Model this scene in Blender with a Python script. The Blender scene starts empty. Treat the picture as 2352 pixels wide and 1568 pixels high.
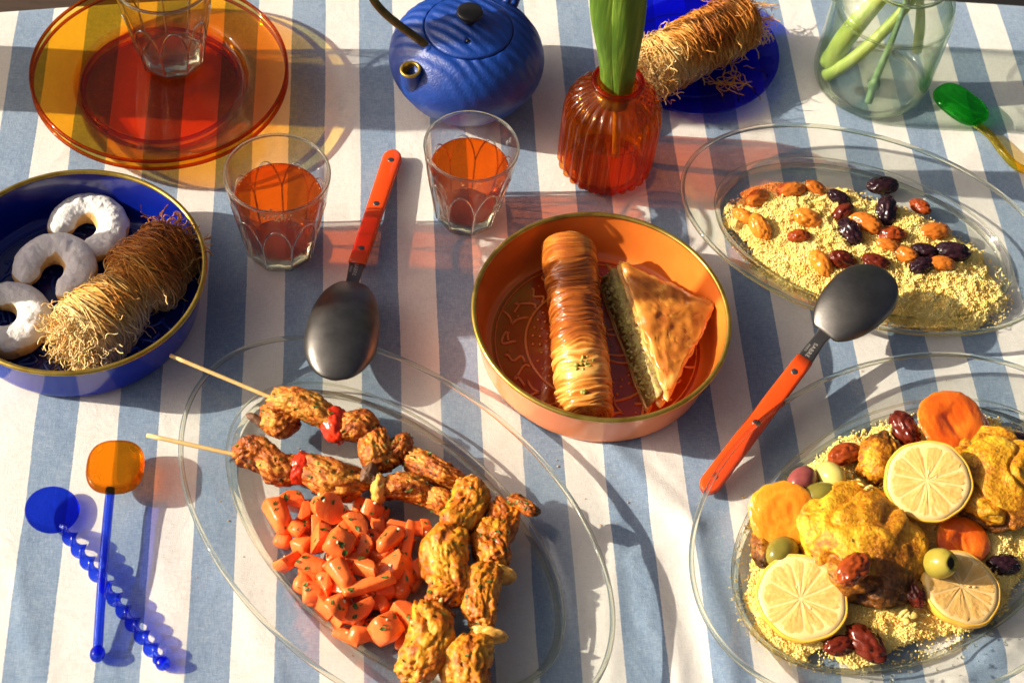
import bpy, bmesh, math, random
import numpy as np
from mathutils import Vector, Matrix, Euler

# ------------------------------------------------------------------ camera, sky, sun, exposure
SC = bpy.context.scene
COL = SC.collection
CM = 0.01                       # every length below is written in centimetres
IMG_W, IMG_H = 2352.0, 1568.0   # the photograph's frame, used to read positions off the table plane
FOC, PITCH, ROLL, DIST = 3863.0, math.radians(53.92), math.radians(7.1), 129.0
CAM = np.array([0, -DIST * math.cos(PITCH), DIST * math.sin(PITCH)])
FWD = np.array([0, math.cos(PITCH), -math.sin(PITCH)])
_u = np.array([0, math.sin(PITCH), math.cos(PITCH)]); _x = np.array([1.0, 0, 0])
RIGHT = _x * math.cos(ROLL) + _u * math.sin(ROLL)
UP = -_x * math.sin(ROLL) + _u * math.cos(ROLL)

def at(px, py, z=0.0):
    """table coordinates (cm) of a point of the photograph at height z"""
    d = RIGHT * (px - IMG_W / 2) / FOC + UP * (IMG_H / 2 - py) / FOC + FWD
    t = (z - CAM[2]) / d[2]
    p = CAM + d * t
    return np.array([p[0], p[1], z])

cam = bpy.data.cameras.new('camera')
cam_o = bpy.data.objects.new('camera', cam); COL.objects.link(cam_o); SC.camera = cam_o
cam.sensor_width = 36; cam.lens = FOC / IMG_W * 36; cam.clip_start = 0.02; cam.clip_end = 60
R = Matrix((RIGHT, UP, -FWD)).transposed()
cam_o.matrix_world = Matrix.Translation(Vector(CAM * CM)) @ R.to_4x4()
cam.dof.use_dof = True; cam.dof.focus_distance = 1.28; cam.dof.aperture_fstop = 11

SUN_EL, SUN_AZ = math.radians(27), math.radians(5.5)    # light travels towards +X, turned by SUN_AZ
world = bpy.data.worlds.new('World'); SC.world = world; world.use_nodes = True
wn = world.node_tree
sky = wn.nodes.new('ShaderNodeTexSky'); sky.sky_type = 'NISHITA'; sky.sun_disc = False
sky.dust_density = 10; sky.air_density = 0.5; sky.ozone_density = 0.0; sky.sun_elevation = SUN_EL; sky.sun_rotation = math.radians(-90) - SUN_AZ
wn.links.new(sky.outputs[0], wn.nodes['Background'].inputs[0]); wn.nodes['Background'].inputs[1].default_value = 0.07
sun = bpy.data.lights.new('sun', 'SUN'); sun.energy = 5.0; sun.angle = math.radians(0.5); sun.color = (1, 0.89, 0.72)
sun_o = bpy.data.objects.new('sun', sun); COL.objects.link(sun_o)
SUN_DIR = Vector((math.cos(SUN_EL) * math.cos(SUN_AZ), math.cos(SUN_EL) * math.sin(SUN_AZ), -math.sin(SUN_EL)))
sun_o.rotation_euler = SUN_DIR.to_track_quat('-Z', 'Y').to_euler(); sun_o.location = (-1, 0, 1.2)
SC.view_settings.view_transform = 'Standard'; SC.view_settings.look = 'None'; SC.view_settings.gamma = 1
SC.view_settings.exposure = 0.62
cy = SC.cycles
cy.use_denoising = True; cy.max_bounces = 14; cy.transmission_bounces = 12; cy.transparent_max_bounces = 40
cy.diffuse_bounces = 4; cy.glossy_bounces = 6; cy.sample_clamp_indirect = 25; cy.caustics_reflective = True; cy.blur_glossy = 1.0

rng = np.random.default_rng(7); random.seed(7)

# ------------------------------------------------------------------ small numpy noise
_tab = np.random.default_rng(3).random(4096)
def vnoise(P, seed=0):
    P = np.asarray(P, float); i = np.floor(P).astype(np.int64); f = P - i; f = f * f * (3 - 2 * f)
    def h(a, b, c):
        return _tab[((a * 73856093) ^ (b * 19349663) ^ (c * 83492791) ^ (seed * 2654435)) & 4095]
    x, y, z = i[..., 0], i[..., 1], i[..., 2]; fx, fy, fz = f[..., 0], f[..., 1], f[..., 2]
    r = 0
    for dx in (0, 1):
        for dy in (0, 1):
            for dz in (0, 1):
                w = (fx if dx else 1 - fx) * (fy if dy else 1 - fy) * (fz if dz else 1 - fz)
                r = r + w * h(x + dx, y + dy, z + dz)
    return r * 2 - 1
def fbm(P, octv=4, seed=0):
    r = 0; a = 1.0; P = np.asarray(P, float)
    for k in range(octv):
        r = r + a * vnoise(P * 2 ** k + 11.3 * k, seed + k); a *= .5
    return r / 1.9
def sstep(a, b, x):
    t = np.clip((x - a) / (b - a), 0, 1); return t * t * (3 - 2 * t)

# ------------------------------------------------------------------ objects
def mesh_data(name, V, F, mat, smooth=True, attr=None):
    V = np.asarray(V, float) * CM
    Fs = F if isinstance(F, list) and len(F) and isinstance(F[0], np.ndarray) else [np.asarray(F)] if isinstance(F, np.ndarray) else None
    me = bpy.data.meshes.new(name)
    if Fs is None:
        me.from_pydata(V.tolist(), [], [tuple(int(i) for i in f) for f in F])
    else:
        Fs = [f for f in Fs if len(f)]
        n = sum(len(f) for f in Fs); idx = np.concatenate([f.reshape(-1) for f in Fs])
        tot = np.concatenate([np.full(len(f), f.shape[1]) for f in Fs]); st = np.concatenate([[0], np.cumsum(tot)[:-1]])
        me.vertices.add(len(V)); me.vertices.foreach_set('co', V.astype(np.float32).reshape(-1))
        me.loops.add(len(idx)); me.loops.foreach_set('vertex_index', idx.astype(np.int32))
        me.polygons.add(n); me.polygons.foreach_set('loop_start', st.astype(np.int32))
    me.update(calc_edges=True)
    me.validate()
    if smooth: me.polygons.foreach_set('use_smooth', np.ones(len(me.polygons), bool))
    if attr is not None:
        a = me.attributes.new('tone', 'FLOAT', 'POINT'); a.data.foreach_set('value', np.asarray(attr, np.float32))
    if mat: me.materials.append(mat)
    return me
def link(name, me, parent=None, loc=(0, 0, 0), rot=(0, 0, 0), scale=None):
    o = bpy.data.objects.new(name, me); COL.objects.link(o)
    if parent: o.parent = parent
    o.location = Vector(loc) * CM; o.rotation_euler = rot
    if scale is not None: o.scale = scale
    return o
def mk(name, V, F, mat, parent=None, smooth=True, attr=None, loc=(0, 0, 0), rot=(0, 0, 0)):
    return link(name, mesh_data(name, V, F, mat, smooth, attr), parent, loc, rot)
def tag(o, label=None, cat=None, group=None, kind=None):
    if label: o['label'] = label
    if cat: o['category'] = cat
    if group: o['group'] = group
    if kind: o['kind'] = kind
    return o
def thing(name, label, cat, loc=(0, 0, 0), rz=0, group=None, rot=None):
    o = bpy.data.objects.new(name, None); COL.objects.link(o); o.empty_display_size = .01
    o.location = Vector(loc) * CM; o.rotation_euler = rot if rot else (0, 0, rz)
    return tag(o, label, cat, group)
def copy_thing(o, loc, rz, label):
    c = o.copy(); COL.objects.link(c); c.location = Vector(loc) * CM; c.rotation_euler = (0, 0, rz); c['label'] = label
    for ch in list(o.children):
        d = ch.copy(); COL.objects.link(d); d.parent = c
        for g in list(ch.children):
            e = g.copy(); COL.objects.link(e); e.parent = d
    return c

# ------------------------------------------------------------------ geometry
def join(parts):
    V, Fs, A, n = [], {3: [], 4: []}, [], 0
    for p in parts:
        v, f = p[0], p[1]
        for q in (f if isinstance(f, list) else [f]):
            if len(q): Fs[q.shape[1]].append(q + n)
        V.append(v); n += len(v); A.append(p[2] if len(p) > 2 else np.zeros(len(v)))
    return np.concatenate(V), [np.concatenate(Fs[k]) for k in (3, 4) if Fs[k]], np.concatenate(A)
def grid_faces(nu, nv, wrap_u=False):
    a = np.arange(nu if wrap_u else nu - 1)[:, None]; b = np.arange(nv - 1)[None, :]
    a2 = (a + 1) % nu
    return np.stack([a * nv + b, a2 * nv + b, a2 * nv + b + 1, a * nv + b + 1], -1).reshape(-1, 4)
def lathe(prof, n=72, rfun=None, sx=1, sy=1):
    prof = np.array(prof, float); th = np.linspace(0, 2 * np.pi, n, endpoint=False)[:, None]
    r = prof[None, :, 0] + 0 * th; z = prof[None, :, 1] + 0 * th
    if rfun is not None: r = rfun(th, r, z, np.arange(len(prof))[None, :] / (len(prof) - 1))
    V = np.stack([r * np.cos(th) * sx, r * np.sin(th) * sy, z], -1).reshape(-1, 3)
    return V, grid_faces(n, len(prof), True)
def smooth_prof(pts, k=5):
    """Catmull-Rom through the points"""
    P = np.array(pts, float); P = np.vstack([2 * P[0] - P[1], P, 2 * P[-1] - P[-2]]); out = []
    for i in range(1, len(P) - 2):
        for t in np.linspace(0, 1, k, endpoint=False):
            a, b, c, d = P[i - 1], P[i], P[i + 1], P[i + 2]
            out.append(.5 * (2 * b + (c - a) * t + (2 * a - 5 * b + 4 * c - d) * t * t + (3 * b - a - 3 * c + d) * t ** 3))
    out.append(P[-2]); out = np.array(out)
    return out
def tubes(P, r, m=6, caps=True, flat=1.0):
    """P (n,k,3) centre lines, r scalar or (n,k)"""
    P = np.asarray(P, float)
    if P.ndim == 2: P = P[None]
    n, k, _ = P.shape; r = np.broadcast_to(np.asarray(r, float), (n, k)) if np.ndim(r) != 1 else np.broadcast_to(np.asarray(r)[None], (n, k))
    T = np.gradient(P, axis=1); T /= np.linalg.norm(T, axis=2, keepdims=True) + 1e-9
    ref = np.zeros_like(T); ref[..., 2] = 1.0
    mean = np.abs(T.mean(1)); steep = mean[:, 2] > .8 * np.linalg.norm(mean, axis=1) + 1e-9
    ref[steep] = np.array([1.0, 0, 0])
    A = np.cross(T, ref); ln = np.linalg.norm(A, axis=2, keepdims=True); A = np.where(ln > 1e-4, A / (ln + 1e-9), np.array([0, 1.0, 0]))
    B = np.cross(A, T)
    th = np.linspace(0, 2 * np.pi, m, endpoint=False)
    V = P[:, :, None] + r[:, :, None, None] * (A[:, :, None] * np.cos(th)[None, None, :, None] + flat * B[:, :, None] * np.sin(th)[None, None, :, None])
    base = (np.arange(n) * k * m)[:, None, None]
    i = np.arange(k - 1)[None, :, None]; j = np.arange(m)[None, None, :]; j2 = (j + 1) % m
    F = np.stack([base + i * m + j, base + i * m + j2, base + (i + 1) * m + j2, base + (i + 1) * m + j], -1).reshape(-1, 4)
    V = V.reshape(-1, 3); Fs = [F]
    if caps:
        nv = len(V); V = np.concatenate([V, P[:, 0], P[:, -1]])
        j = np.arange(m)[None]; j2 = (j + 1) % m; b = (np.arange(n) * k * m)[:, None]
        c0 = (nv + np.arange(n))[:, None] + 0 * j; c1 = (nv + n + np.arange(n))[:, None] + 0 * j
        Fs.append(np.concatenate([np.stack([c0, b + j2, b + j], -1).reshape(-1, 3), np.stack([c1, b + (k - 1) * m + j, b + (k - 1) * m + j2], -1).reshape(-1, 3)]))
    return V, Fs
_ico = {}
def ico(s):
    if s not in _ico:
        bm = bmesh.new(); bmesh.ops.create_icosphere(bm, subdivisions=s, radius=1)
        _ico[s] = (np.array([v.co[:] for v in bm.verts]), np.array([[v.index for v in f.verts] for f in bm.faces])); bm.free()
    return _ico[s][0].copy(), _ico[s][1].copy()
def box(sx, sy, sz, bev=0.0, seg=2):
    bm = bmesh.new(); bmesh.ops.create_cube(bm, size=1)
    for v in bm.verts: v.co = (v.co.x * sx, v.co.y * sy, v.co.z * sz)
    if bev: bmesh.ops.bevel(bm, geom=bm.edges[:], offset=bev, segments=seg, affect='EDGES', profile=.5)
    return from_bm(bm)
def from_bm(bm):
    bmesh.ops.triangulate(bm, faces=bm.faces[:]); bm.verts.index_update()
    V = np.array([v.co[:] for v in bm.verts]); F = np.array([[v.index for v in f.verts] for f in bm.faces]); bm.free()
    return V, F
def rotm(ax, ay, az):
    return np.array(Euler((ax, ay, az)).to_matrix())
def frame(a, b, up=(0, 0, 1)):
    """rows: x along a->b, y sideways, z up"""
    x = np.array(b, float) - np.array(a, float); x /= np.linalg.norm(x); y = np.cross(up, x); y /= np.linalg.norm(y); z = np.cross(x, y)
    return np.array([x, y, z])

# ------------------------------------------------------------------ materials
def new_mat(name):
    m = bpy.data.materials.new(name); m.use_nodes = True; return m, m.node_tree.nodes, m.node_tree.links
def noise_node(N, L, scale, detail=4, rough=.55, vec=None, dist=0):
    n = N.new('ShaderNodeTexNoise'); n.inputs['Scale'].default_value = scale; n.inputs['Detail'].default_value = detail
    n.inputs['Roughness'].default_value = rough; n.inputs['Distortion'].default_value = dist
    if vec is None:
        tc = N.new('ShaderNodeTexCoord'); vec = tc.outputs['Object']
    L.new(vec, n.inputs['Vector']); return n
def math_node(N, L, op, a, b=None, c=None):
    n = N.new('ShaderNodeMath'); n.operation = op
    for i, x in enumerate((a, b, c)):
        if x is None: continue
        if isinstance(x, (int, float)): n.inputs[i].default_value = x
        else: L.new(x, n.inputs[i])
    return n.outputs[0]
def ramp(N, L, fac, stops):
    r = N.new('ShaderNodeValToRGB'); e = r.color_ramp.elements
    while len(e) < len(stops): e.new(.5)
    for i, (p, c) in enumerate(stops): e[i].position = p; e[i].color = (*c, 1)
    L.new(fac, r.inputs[0]); return r.outputs[0]
def food(name, stops, amt=.5, scale=120, rough=.5, bump=.3, bscale=400, coat=0.0, sss=0.0, sssr=.003, metal=0.0, off=0.0, detail=5, aniso=None, bdist=.0006, spec=.5, trans=0.0, coatr=.08):
    """fac = tone attribute + (noise-.5)*amt + off -> colour ramp"""
    m, N, L = new_mat(name); b = N['Principled BSDF']
    tc = N.new('ShaderNodeTexCoord'); vec = tc.outputs['Object']
    if aniso:
        mp = N.new('ShaderNodeMapping'); mp.inputs['Scale'].default_value = aniso; L.new(vec, mp.inputs[0]); vec = mp.outputs[0]
    n = noise_node(N, L, scale, detail, .6, vec)
    at_ = N.new('ShaderNodeAttribute'); at_.attribute_name = 'tone'
    f = math_node(N, L, 'SUBTRACT', n.outputs['Fac'], .5); f = math_node(N, L, 'MULTIPLY', f, amt * 2)
    f = math_node(N, L, 'ADD', f, at_.outputs['Fac']); f = math_node(N, L, 'ADD', f, off)
    L.new(ramp(N, L, f, stops), b.inputs['Base Color'])
    b.inputs['Roughness'].default_value = rough; b.inputs['Metallic'].default_value = metal
    b.inputs['Coat Weight'].default_value = coat * (.6 if sss else 1); b.inputs['Coat Roughness'].default_value = coatr * .6
    b.inputs['Specular IOR Level'].default_value = spec * (.5 if sss else 1)
    b.inputs['Transmission Weight'].default_value = trans
    if sss:
        b.inputs['Subsurface Weight'].default_value = sss; b.inputs['Subsurface Scale'].default_value = sssr
        b.inputs['Subsurface Radius'].default_value = (1, .5, .25)
    if bump:
        bn = noise_node(N, L, bscale, 4, .6, vec); bp = N.new('ShaderNodeBump'); bp.inputs['Strength'].default_value = bump
        bp.inputs['Distance'].default_value = bdist; L.new(bn.outputs['Fac'], bp.inputs['Height']); L.new(bp.outputs[0], b.inputs['Normal'])
        L.new(bp.outputs[0], b.inputs['Coat Normal']) if coat and bump > .5 else None
    return m
def plain(name, col, rough=.4, metal=0, coat=0, bump=0, bscale=300, var=.12, **k):
    c = np.array(col)
    return food(name, [(.2, tuple(c * (1 - var))), (.8, tuple(np.minimum(c * (1 + var), 1)))], amt=.5, scale=60, rough=rough, metal=metal, coat=coat, bump=bump, bscale=bscale, off=.5, **k)
def glass(name, tint, solid=.25, ior=1.5, rough=0.0, edge=None, dirt=.0, bump=0.0, pw=4.5, cloudy_glow=None):
    """coloured glass: light passes straight through the thin walls (tinted once at each surface, more where it
    goes through them at a slant), part of it refracts, the rest reflects"""
    m, N, L = new_mat(name); N.clear(); o = N.new('ShaderNodeOutputMaterial')
    lw = N.new('ShaderNodeLayerWeight'); lw.inputs[0].default_value = .5
    facing = lw.outputs['Facing']
    edge = edge or tuple(x ** 3 for x in tint)
    mixc = N.new('ShaderNodeMix'); mixc.data_type = 'RGBA'; L.new(math_node(N, L, 'POWER', facing, pw), mixc.inputs[0])
    mixc.inputs[6].default_value = (*tint, 1); mixc.inputs[7].default_value = (*edge, 1)
    t = N.new('ShaderNodeBsdfTransparent'); L.new(mixc.outputs[2], t.inputs[0])
    g = N.new('ShaderNodeBsdfGlossy'); g.inputs['Roughness'].default_value = max(rough, .05); g.inputs[0].default_value = (1, 1, 1, 1)
    fr = math_node(N, L, 'MULTIPLY_ADD', math_node(N, L, 'POWER', facing, 5.0), .8, .03)
    m1 = N.new('ShaderNodeMixShader'); L.new(fr, m1.inputs[0]); L.new(t.outputs[0], m1.inputs[1]); L.new(g.outputs[0], m1.inputs[2])
    gg = N.new('ShaderNodeBsdfGlass'); L.new(mixc.outputs[2], gg.inputs['Color']); gg.inputs['IOR'].default_value = ior; gg.inputs['Roughness'].default_value = rough
    m2 = N.new('ShaderNodeMixShader'); m2.inputs[0].default_value = solid; L.new(m1.outputs[0], m2.inputs[1]); L.new(gg.outputs[0], m2.inputs[2])
    if bump:
        bn = noise_node(N, L, 60, 2); bp = N.new('ShaderNodeBump'); bp.inputs['Strength'].default_value = bump; bp.inputs['Distance'].default_value = .002
        L.new(bn.outputs['Fac'], bp.inputs['Height']); L.new(bp.outputs[0], g.inputs['Normal']); L.new(bp.outputs[0], gg.inputs['Normal'])
    out = m2
    if cloudy_glow:   # scattering colour mixed in, stands for the glow of light focused inside
        tr = N.new('ShaderNodeBsdfTranslucent'); tr.inputs[0].default_value = (*cloudy_glow[1], 1); df = N.new('ShaderNodeBsdfDiffuse'); df.inputs[0].default_value = (*cloudy_glow[1], 1)
        mc = N.new('ShaderNodeMixShader'); mc.inputs[0].default_value = .5; L.new(tr.outputs[0], mc.inputs[1]); L.new(df.outputs[0], mc.inputs[2])
        m4 = N.new('ShaderNodeMixShader'); m4.inputs[0].default_value = cloudy_glow[0]; L.new(m2.outputs[0], m4.inputs[1]); L.new(mc.outputs[0], m4.inputs[2]); out = m4
    if dirt:   # thin film of dried grease and dust
        d = N.new('ShaderNodeBsdfDiffuse'); d.inputs[0].default_value = (.75, .7, .62, 1)
        nn = noise_node(N, L, 45, 6, .7); f = math_node(N, L, 'MULTIPLY', math_node(N, L, 'POWER', nn.outputs['Fac'], 3.0), dirt)
        m3 = N.new('ShaderNodeMixShader'); L.new(f, m3.inputs[0]); L.new(m2.outputs[0], m3.inputs[1]); L.new(d.outputs[0], m3.inputs[2]); out = m3
    L.new(out.outputs[0], o.inputs[0]); return m

# ------------------------------------------------------------------ the table and its cloth
CU, CS0, CP = math.radians(9.04), -11.51, 5.885   # stripe direction, phase and period
FOLDS = [((1480, 1010), (1570, 1120), .35, .10), ((1720, 1210), (1790, 1420), .4, .14), ((1450, 1290), (1490, 1450), .35, .12), ((2180, 1490), (2330, 1530), .35, .16), ((880, 960), (1180, 985), .4, .08), ((420, 1010), (560, 960), .4, .06), ((40, 1330), (70, 1500), .5, .08), ((1640, 760), (1720, 940), .4, .08), ((1350, 1060), (1440, 1200), .4, .10),  # px,py -> px,py, width cm, height cm
    ((1380, 1000), (1590, 1210), .9, .26), ((1590, 1210), (1680, 1568), 1.1, .38), ((1480, 1290), (1560, 1568), 1.0, .30),
    ((1700, 1050), (1720, 1400), .8, .1), ((2100, 1440), (2352, 1500), .9, .42), ((2200, 1568), (2352, 1450), .8, .25),
    ((1420, 1190), (1400, 1560), .7, .12), ((1900, 930), (2150, 850), 1.2, .1), ((30, 1250), (100, 1568), 1.2, .1),
    ((350, 1180), (420, 1568), 1.3, .1), ((1000, 890), (1330, 1010), 1.2, .1), ((60, 1000), (420, 950), 1.4, .07),
    ((2150, 420), (2352, 250), 1.3, .1), ((780, 300), (900, 620), 1.5, .07), ((1850, 1500), (2000, 1568), .8, .2), ((540, 1330), (640, 1568), 1.0, .12)]
_FS = [(at(*a)[:2], at(*b)[:2], w, h) for a, b, w, h in FOLDS]
def cloth_h(x, y):
    x = np.asarray(x, float); y = np.asarray(y, float)
    h = .05 * vnoise(np.stack([x * .12, y * .1, 0 * x], -1), 5) + .018 * vnoise(np.stack([x * .5, y * .35, 0 * x + 3], -1), 6)
    for a, b, w, hh in _FS:
        d = b - a; L = np.hypot(*d); t = ((x - a[0]) * d[0] + (y - a[1]) * d[1]) / L ** 2; tc = np.clip(t, 0, 1)
        q = np.hypot(x - a[0] - tc * d[0], y - a[1] - tc * d[1]); q = q + .25 * np.sin(t * 7)
        h = h + hh * np.exp(-(q / w) ** 2)
    return h - .07
def cloth_edge(x):          # far edge of the table, slightly bowed
    return edge_c + edge_k * x + -0.0012 * x * x
e0, e1 = at(0, 27)[:2], at(1150, 0)[:2]
edge_k = (e1[1] - e0[1]) / (e1[0] - e0[0]); edge_k = edge_k * 0.85
edge_c = e0[1] - edge_k * e0[0] + 0.0012 * e0[0] ** 2 + 0.2
def make_cloth():
    nx, ny = 520, 420
    X = np.linspace(-75, 75, nx)[:, None] + np.zeros((1, ny)); t = np.linspace(0, 1, ny)[None, :]
    y0 = -60.0; ye = cloth_edge(X); s = t * (ye - y0 + 14)          # arc length
    Y = y0 + np.minimum(s, ye - y0 - .6); over = np.maximum(s - (ye - y0 - .6), 0)
    Z = cloth_h(X, Y)
    a = np.minimum(over / 1.0, math.pi / 2)
    Y = Y + np.sin(a) * 1.0 ; Z = Z - (1 - np.cos(a)) * 1.0 - np.maximum(over - math.pi / 2, 0)
    Y = Y + np.maximum(over - 1.5, 0) * .06 * np.sin(X * .5) 
    V = np.stack([X, Y, Z], -1).reshape(-1, 3)
    m, N, L = new_mat('striped_cotton'); b = N['Principled BSDF']
    tc = N.new('ShaderNodeTexCoord'); sep = N.new('ShaderNodeSeparateXYZ'); L.new(tc.outputs['Object'], sep.inputs[0])
    s_ = math_node(N, L, 'ADD', math_node(N, L, 'MULTIPLY', sep.outputs[0], 100 * math.cos(CU)), math_node(N, L, 'MULTIPLY', sep.outputs[1], 100 * math.sin(CU)))
    wob = noise_node(N, L, 9, 2); s_ = math_node(N, L, 'ADD', s_, math_node(N, L, 'MULTIPLY', math_node(N, L, 'SUBTRACT', wob.outputs['Fac'], .5), .35))
    fine = noise_node(N, L, 1200, 1); s2 = math_node(N, L, 'ADD', s_, math_node(N, L, 'MULTIPLY', math_node(N, L, 'SUBTRACT', fine.outputs['Fac'], .5), .12))
    fr = math_node(N, L, 'FRACT', math_node(N, L, 'DIVIDE', math_node(N, L, 'ADD', s2, -CS0 + 100 * CP), CP))
    blue = math_node(N, L, 'LESS_THAN', fr, .5)
    # threads: fine lines along and across the stripes
    mp = N.new('ShaderNodeMapping'); mp.inputs['Rotation'].default_value = (0, 0, -CU); L.new(tc.outputs['Object'], mp.inputs[0])
    def stretched(sx, sy, sc, det=3):
        q = N.new('ShaderNodeMapping'); q.inputs['Scale'].default_value = (sx, sy, 1); L.new(mp.outputs[0], q.inputs[0]); return noise_node(N, L, sc, det, .6, q.outputs[0])
    warp = stretched(1, .16, 1300); weft = stretched(.16, 1, 1300)
    thr = math_node(N, L, 'MULTIPLY', math_node(N, L, 'ADD', warp.outputs['Fac'], weft.outputs['Fac']), .5)
    blot = stretched(1, .5, 40, 5)
    fb = math_node(N, L, 'ADD', math_node(N, L, 'MULTIPLY', math_node(N, L, 'SUBTRACT', thr, .5), 1.5), math_node(N, L, 'MULTIPLY_ADD', blot.outputs['Fac'], .5, .2))
    cb = ramp(N, L, fb, [(.1, (.14, .21, .33)), (.45, (.235, .325, .455)), (.9, (.42, .50, .59))])
    cw = ramp(N, L, fb, [(.1, (.66, .63, .58)), (.5, (.78, .76, .72)), (.9, (.84, .82, .78))])
    mx = N.new('ShaderNodeMix'); mx.data_type = 'RGBA'; L.new(blue, mx.inputs[0]); L.new(cw, mx.inputs[6]); L.new(cb, mx.inputs[7]); L.new(mx.outputs[2], b.inputs['Base Color'])
    b.inputs['Roughness'].default_value = .9; b.inputs['Specular IOR Level'].default_value = .15
    b.inputs['Sheen Weight'].default_value = .15
    # weave
    wv = []
    for ax in (0, 1):
        sp = N.new('ShaderNodeSeparateXYZ'); L.new(mp.outputs[0], sp.inputs[0])
        wv.append(math_node(N, L, 'SINE', math_node(N, L, 'MULTIPLY', sp.outputs[ax], 2 * math.pi / .0011)))
    we = math_node(N, L, 'MULTIPLY', wv[0], wv[1]); hh = math_node(N, L, 'ADD', math_node(N, L, 'MULTIPLY', we, .5), math_node(N, L, 'MULTIPLY', thr, 1.6))
    bp = N.new('ShaderNodeBump'); bp.inputs['Strength'].default_value = .6; bp.inputs['Distance'].default_value = .0006
    L.new(hh, bp.inputs['Height'])
    crk = noise_node(N, L, 28, 5, .55, None, .8); bp2 = N.new('ShaderNodeBump'); bp2.inputs['Strength'].default_value = .35; bp2.inputs['Distance'].default_value = .004
    L.new(crk.outputs['Fac'], bp2.inputs['Height']); L.new(bp.outputs[0], bp2.inputs['Normal'])
    L.new(bp2.outputs[0], b.inputs['Normal'])
    o = mk('tablecloth', V, grid_faces(nx, ny), m)
    tag(o, 'blue and white striped cotton tablecloth covering the whole table', 'tablecloth')
make_cloth()
wood = food('dark_wood', [(.2, (.02, .012, .007)), (.8, (.06, .035, .02))], scale=40, off=.5, rough=.6, bump=.2, aniso=(1, 8, 8))
tb = thing('table', 'dark wooden table hidden under the striped tablecloth', 'table', (0, 0, 0))
V, F = box(144, 96, 3, .3); V += [0, -12.5, -2.2]; mk('tabletop', V, F, wood, tb, False)
for sx in (-1, 1):
    for sy in (-1, 1):
        V, F = box(5, 5, 70, .3); V += [sx * 64, -12.5 + sy * 42, -38.7]; mk('leg', V, F, wood, tb, False)
fl = plain('dark_floor', (.004, .0035, .003), .7, bump=.3, bscale=20)
tag(mk('floor', np.array([(-400, -400, -73.8), (400, -400, -73.8), (400, 500, -73.8), (-400, 500, -73.8)], float), np.array([[0, 1, 2, 3]]), fl, None, False), kind='structure')

# ------------------------------------------------------------------ glass colours
M_CLEAR = glass('clear_glass', (.985, .99, .98), .05, edge=(.50, .56, .46), dirt=.012)
M_TUMBLER = glass('tumbler_glass', (.985, .985, .975), .07, edge=(.45, .45, .41), bump=.1, pw=3.0)
M_BEAD = glass('thick_clear_glass', (.95, .96, .90), .9, edge=(.50, .54, .34))
M_AMBER = glass('amber_glass', (.98, .66, .20), .02, edge=(.75, .10, .002), pw=8)
M_AMBER_T = glass('amber_glass_rim', (.995, .83, .36), .01, edge=(.62, .16, .003), pw=5)
M_AMBER_B = glass('thick_amber_glass', (.80, .34, .03), .6, edge=(.30, .05, .003))
M_VASE = glass('orange_glass', (.998, .66, .20), .06, edge=(.66, .08, .002), bump=.15, pw=2.2, cloudy_glow=(.03, (.98, .22, .012)))
M_VASE_B = glass('thick_orange_glass', (.90, .28, .06), .6, edge=(.5, .05, .003))
M_COBALT = glass('cobalt_glass', (.10, .14, .97), .05, edge=(.01, .01, .30))
M_COBALT_T = glass('cobalt_rod_glass', (.16, .28, .98), .3, edge=(.01, .015, .5))
M_GREENG = glass('green_glass', (.22, .92, .25), .55, edge=(.0, .18, .02))
M_YELG = glass('yellow_glass', (.97, .78, .14), .3, edge=(.5, .25, .0))
M_AMBER_S = glass('amber_spoon_glass', (.98, .52, .06), .6, edge=(.6, .08, .0))
M_JAR = glass('jar_glass', (.975, .99, .965), .05, edge=(.42, .62, .46), bump=.1, pw=3.5)
M_WATER = glass('water', (.985, .992, .975), .06, 1.33, edge=(.7, .78, .68))
M_TEA = glass('tea', (.985, .40, .04), .05, 1.33, edge=(.75, .12, .005), cloudy_glow=(.08, (1.0, .20, .008)))
M_FOAM = food('tea_foam', [(.2, (.55, .16, .02)), (.8, (.85, .45, .12))], scale=600, amt=.8, off=.5, rough=.12, bump=0, coat=1)
M_GOLD = food('gold_rim', [(.3, (.38, .24, .03)), (.7, (.62, .44, .10))], scale=80, off=.5, rough=.33, metal=.85, bump=.15, bscale=900)
M_STEEL = food('brushed_steel', [(.3, (.11, .105, .10)), (.7, (.18, .17, .16))], scale=60, off=.5, rough=.42, metal=1, bump=.12, bscale=500)

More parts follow.
